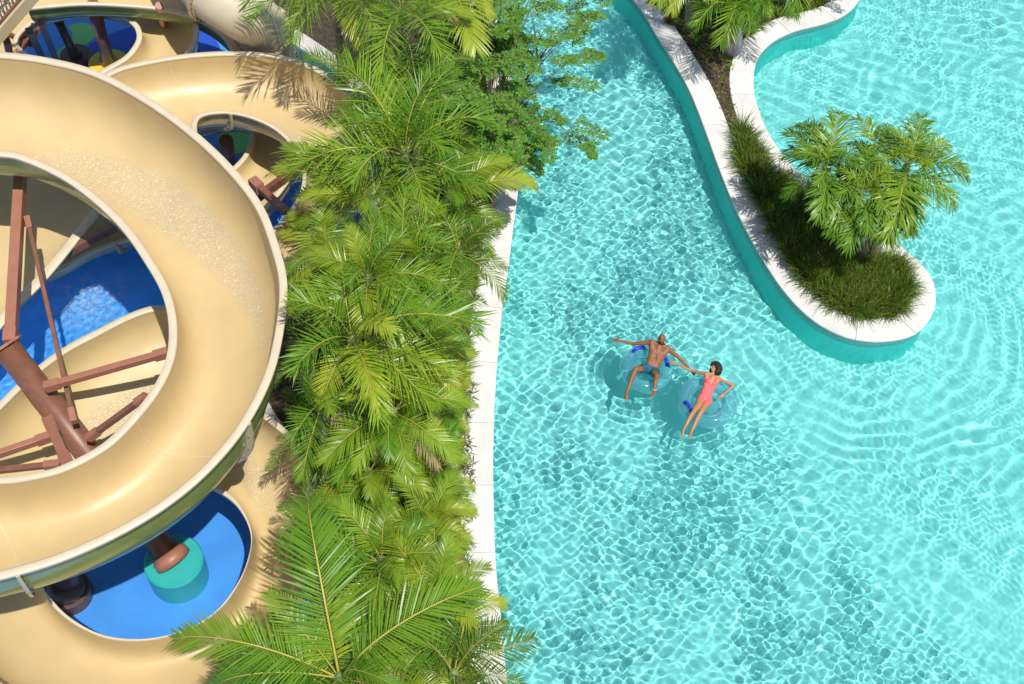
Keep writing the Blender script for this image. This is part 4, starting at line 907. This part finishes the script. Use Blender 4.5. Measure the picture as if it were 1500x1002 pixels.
# --- man
mo = at(952, 545, .0)
man = thing('person', mo, 'bald bearded man in teal swim shorts leaning back on a swim ring', 'person')
def mp(x, y, z): return at(x, y, z)-mo
b = Body()
pel = mp(953, 541, .26); wst = mp(957, 531, .34); chs = mp(963, 518, .45); nk = mp(967, 504, .57); hd = mp(969.5, 497, .66)
face = (mp(966, 560, .9)-mp(970, 500, .64)).normalized()*.8+Vector((0, -.1, .75)); HF = frame(hd-nk+Vector((0, .12, .10)), face)
tor = frame(nk-pel, Vector((0, -.5, 1))); TX = tor@Vector((1, 0, 0)); TZ = tor@Vector((0, 0, 1))
shl = nk-TX*.19-(nk-chs).normalized()*.03; shr = nk+TX*.19-(nk-chs).normalized()*.03
# image left is -TX or +TX depending on frame, pick by x
if shl.x > shr.x: shl, shr = shr, shl
SX = (shr-shl).normalized()
b.limb([pel-SX*.075, pel+SX*.075], [.105, .105]); b.limb([pel, wst], [.11, .10]); b.limb([pel-SX*.06, wst-SX*.065, chs-SX*.085], [.095, .09, .105]); b.limb([pel+SX*.06, wst+SX*.065, chs+SX*.085], [.095, .09, .105])
b.limb([chs, nk-(nk-chs)*.35], [.115, .10]); b.limb([shl, chs-SX*.1], [.068, .095]); b.limb([shr, chs+SX*.1], [.068, .095]); b.limb([shl, nk], [.055, .06]); b.limb([shr, nk], [.055, .06])
for sg in (-1, 1): b.ball(chs+SX*sg*.075+TZ*.062+(nk-chs).normalized()*.035, .062, (1.15, .75, .55), tor)
for i in range(3):
    for sg in (-1, 1): b.ball(wst+SX*sg*.032+TZ*.070+(chs-wst)*(i*.42-.25), .028)
b.limb([nk, hd-(hd-nk)*.1], [.055, .052]); head(b, hd, HF, 1.06)
eL, hL = mp(928, 503.5, .42), mp(909, 499.5, .40); b.limb([shl, shl.lerp(eL, .5), eL], [.058, .052, .040]); b.limb([eL, eL.lerp(hL, .35), hL], [.040, .039, .024]); hand(b, hL, hL-eL+Vector((-.05, 0, .0)), Vector((0, 0, 1)), 1.05, .15, 1)
eR, hR = mp(995, 524, .36), mp(1011, 541, .30); b.limb([shr, shr.lerp(eR, .5), eR], [.058, .053, .040]); b.limb([eR, eR.lerp(hR, .35), hR], [.040, .038, .024]); hand(b, hR, hR-eR, Vector((0, 0, 1)), 1.05, .3, -1)
k1, a1 = mp(931, 541, .46), mp(918, 575, .26); b.limb([pel-SX*.095, pel.lerp(k1, .5)-SX*.03, k1], [.092, .08, .058]); b.limb([k1, k1.lerp(a1, .3)+Vector((.0, .02, -.02)), a1.lerp(k1, .2), a1], [.055, .057, .036, .033]); foot(b, a1, Vector((-.12, -.75, .15)), Vector((0, .2, 1)), 1.05)
k2, a2 = mp(962, 551, .46), mp(958, 574, .28); b.limb([pel+SX*.095, pel.lerp(k2, .5)+SX*.02, k2], [.092, .08, .058]); b.limb([k2, k2.lerp(a2, .3)+Vector((0, .02, -.02)), a2.lerp(k2, .2), a2], [.055, .057, .036, .033]); foot(b, a2, Vector((-.35, -.55, .35)), Vector((.2, .6, .8)), 1.05)
body = b.build('body', M['skin_m'], man)
hipd = (wst-pel).normalized()
def in_shorts(p):
    if (p-pel).dot(hipd) > .075: return False
    for k in (k1, k2):
        ax = (k-pel); L = ax.length; u = (p-pel).dot(ax)/L
        if u > L*.62 and (p-pel-ax*(u/L)).length < .2: return False
    if (p-a1).length < .3 or (p-a2).length < .3 or (p-hL).length < .2 or (p-hR).length < .2: return False
    return (p-pel).length < .36
garment('swim_shorts', body, in_shorts, .016, M['shorts'], man)
UH = HF@Vector((0, 1, 0)); NH = HF@Vector((0, 0, 1))
garment('beard', body, lambda p: (p-hd).dot(UH) < -.038 and (p-hd).dot(UH) > -.125 and (p-hd).dot(NH) > .0 and (p-hd).length < .14 and not (-.07 < (p-hd).dot(UH) < -.05 and (p-hd).dot(NH) > .085), .004, M['hair'], man)
face_bits(man, hd, HF, 1.06, False)
bm = bmesh.new(); q = a2.lerp(k2, .12); ax = (k2-a2).normalized(); sx = ax.cross(Vector((1, 0, 0))).normalized(); sy = ax.cross(sx)
ring = [q+(sx*math.cos(i*math.pi/8)+sy*math.sin(i*math.pi/8))*.042 for i in range(17)]; tube_bm(bm, ring, .008, 6, False); link('ankle_band', from_bm('ankle_band', bm, M['coping'], True), man)

# --- woman
wo = at(1033, 590, .0)
wom = thing('person', wo, 'woman with dark bobbed hair in a coral swimsuit lying on a swim ring', 'person')
def wp(x, y, z): return at(x, y, z)-wo
b = Body()
pel = wp(1032, 586, .27); wst = wp(1036, 573, .34); chs = wp(1041, 560, .43); nk = wp(1045, 549, .52); hd = wp(1047, 538, .60)
tor = frame(nk-pel, Vector((0, -.5, 1))); TX = tor@Vector((1, 0, 0)); TZ = tor@Vector((0, 0, 1)); UPT = (nk-pel).normalized()
shl = nk-TX*.155-UPT*.035; shr = nk+TX*.155-UPT*.035
if shl.x > shr.x: shl, shr = shr, shl
SX = (shr-shl).normalized()
HF = frame(hd-nk+Vector((0, .05, .03)), Vector((-.9, -.25, .35)))
b.limb([pel-SX*.08, pel+SX*.08], [.10, .10]); b.limb([pel-SX*.05, wst-SX*.045, chs-SX*.065], [.09, .075, .085]); b.limb([pel+SX*.05, wst+SX*.045, chs+SX*.065], [.09, .075, .085]); b.limb([pel, wst, chs, nk-UPT*.06], [.1, .085, .095, .075])
b.limb([shl, chs-SX*.08], [.048, .075]); b.limb([shr, chs+SX*.08], [.048, .075]); b.limb([shl, nk-UPT*.0], [.042, .045]); b.limb([shr, nk], [.042, .045])
for sg in (-1, 1): b.ball(chs+SX*sg*.068+TZ*.062-UPT*.005, .058, (1, 1, .8), tor)
b.limb([nk-UPT*.03, hd-(hd-nk)*.1], [.045, .042]); head(b, hd, HF, .98, True)
eL, hL = wp(1013, 543, .42), wp(990, 533, .44); b.limb([shl, shl.lerp(eL, .5), eL], [.044, .039, .032]); b.limb([eL, eL.lerp(hL, .35), hL], [.032, .031, .019]); hand(b, hL, hL-eL, Vector((0, 0, 1)), .92, .35, 1)
eR, hR = wp(1075, 565, .38), wp(1060, 577, .34); b.limb([shr, shr.lerp(eR, .5), eR], [.044, .039, .032]); b.limb([eR, eR.lerp(hR, .35), hR], [.032, .031, .019]); hand(b, hR, hR-eR, Vector((0, 0, 1)), .92, .5, -1)
k1, a1 = wp(1016, 603, .40), wp(1001, 630, .24); b.limb([pel-SX*.085, (pel-SX*.04).lerp(k1, .5), k1], [.09, .078, .052]); b.limb([k1, k1.lerp(a1, .3)+Vector((0, .02, -.02)), a1.lerp(k1, .2), a1], [.05, .05, .031, .028]); foot(b, a1, Vector((-.2, -.6, .3)), Vector((0, .4, .9)), .9)
k2, a2 = wp(1026, 605, .40), wp(1012, 634, .24); b.limb([pel+SX*.085, (pel+SX*.06).lerp(k2, .5), k2], [.09, .078, .052]); b.limb([k2, k2.lerp(a2, .3)+Vector((0, .02, -.02)), a2.lerp(k2, .2), a2], [.05, .05, .031, .028]); foot(b, a2, Vector((-.25, -.6, .3)), Vector((0, .4, .9)), .9)
body = b.build('body', M['skin_w'], wom)
def in_suit(p):
    h = (p-pel).dot(UPT); s = (p-pel).dot(SX); top = (chs-pel).dot(UPT)+.045-.06*math.exp(-(s/.06)**2)
    lat = abs(s)
    if h > top:
        q = p-chs; return h < (nk-pel).dot(UPT)-.0 and .055 < abs((p-nk).dot(SX)) < .085 and (p-nk).length < .17
    if (p-shl).length < .085 or (p-shr).length < .085 or lat > .19: return False
    if h < -.135+lat*1.15 and h < .06: return False
    return (p-pel).length < .5 and h > -.2
garment('swimsuit', body, in_suit, .005, M['suit'], wom)
face_bits(wom, hd, HF, .98)
U = HF@Vector((0, 1, 0)); N = HF@Vector((0, 0, 1)); X = HF@Vector((1, 0, 0))
hb = Body(); rr = random.Random(5)
hb.ball(hd+U*.03-N*.03, .108, (.95, 1, 1), HF)
for i in range(330):
    th = rr.uniform(0, 6.28); ph = rr.uniform(-1.0, 1.35); v = (X*math.cos(th)+N*math.sin(th))*math.cos(ph)+U*math.sin(ph)
    if v.dot(N) > .35 and v.dot(U) < .62: continue
    c = hd+U*.0-N*.02+v*.128; hb.limb([c, c-U*.03+v*.012+X*rr.uniform(-.015, .015), c-U*.06+v*.008+N*rr.uniform(-.02, .01)], [.017, .015, .009])
hb.build('hair', M['hair'], wom, .006, 1)
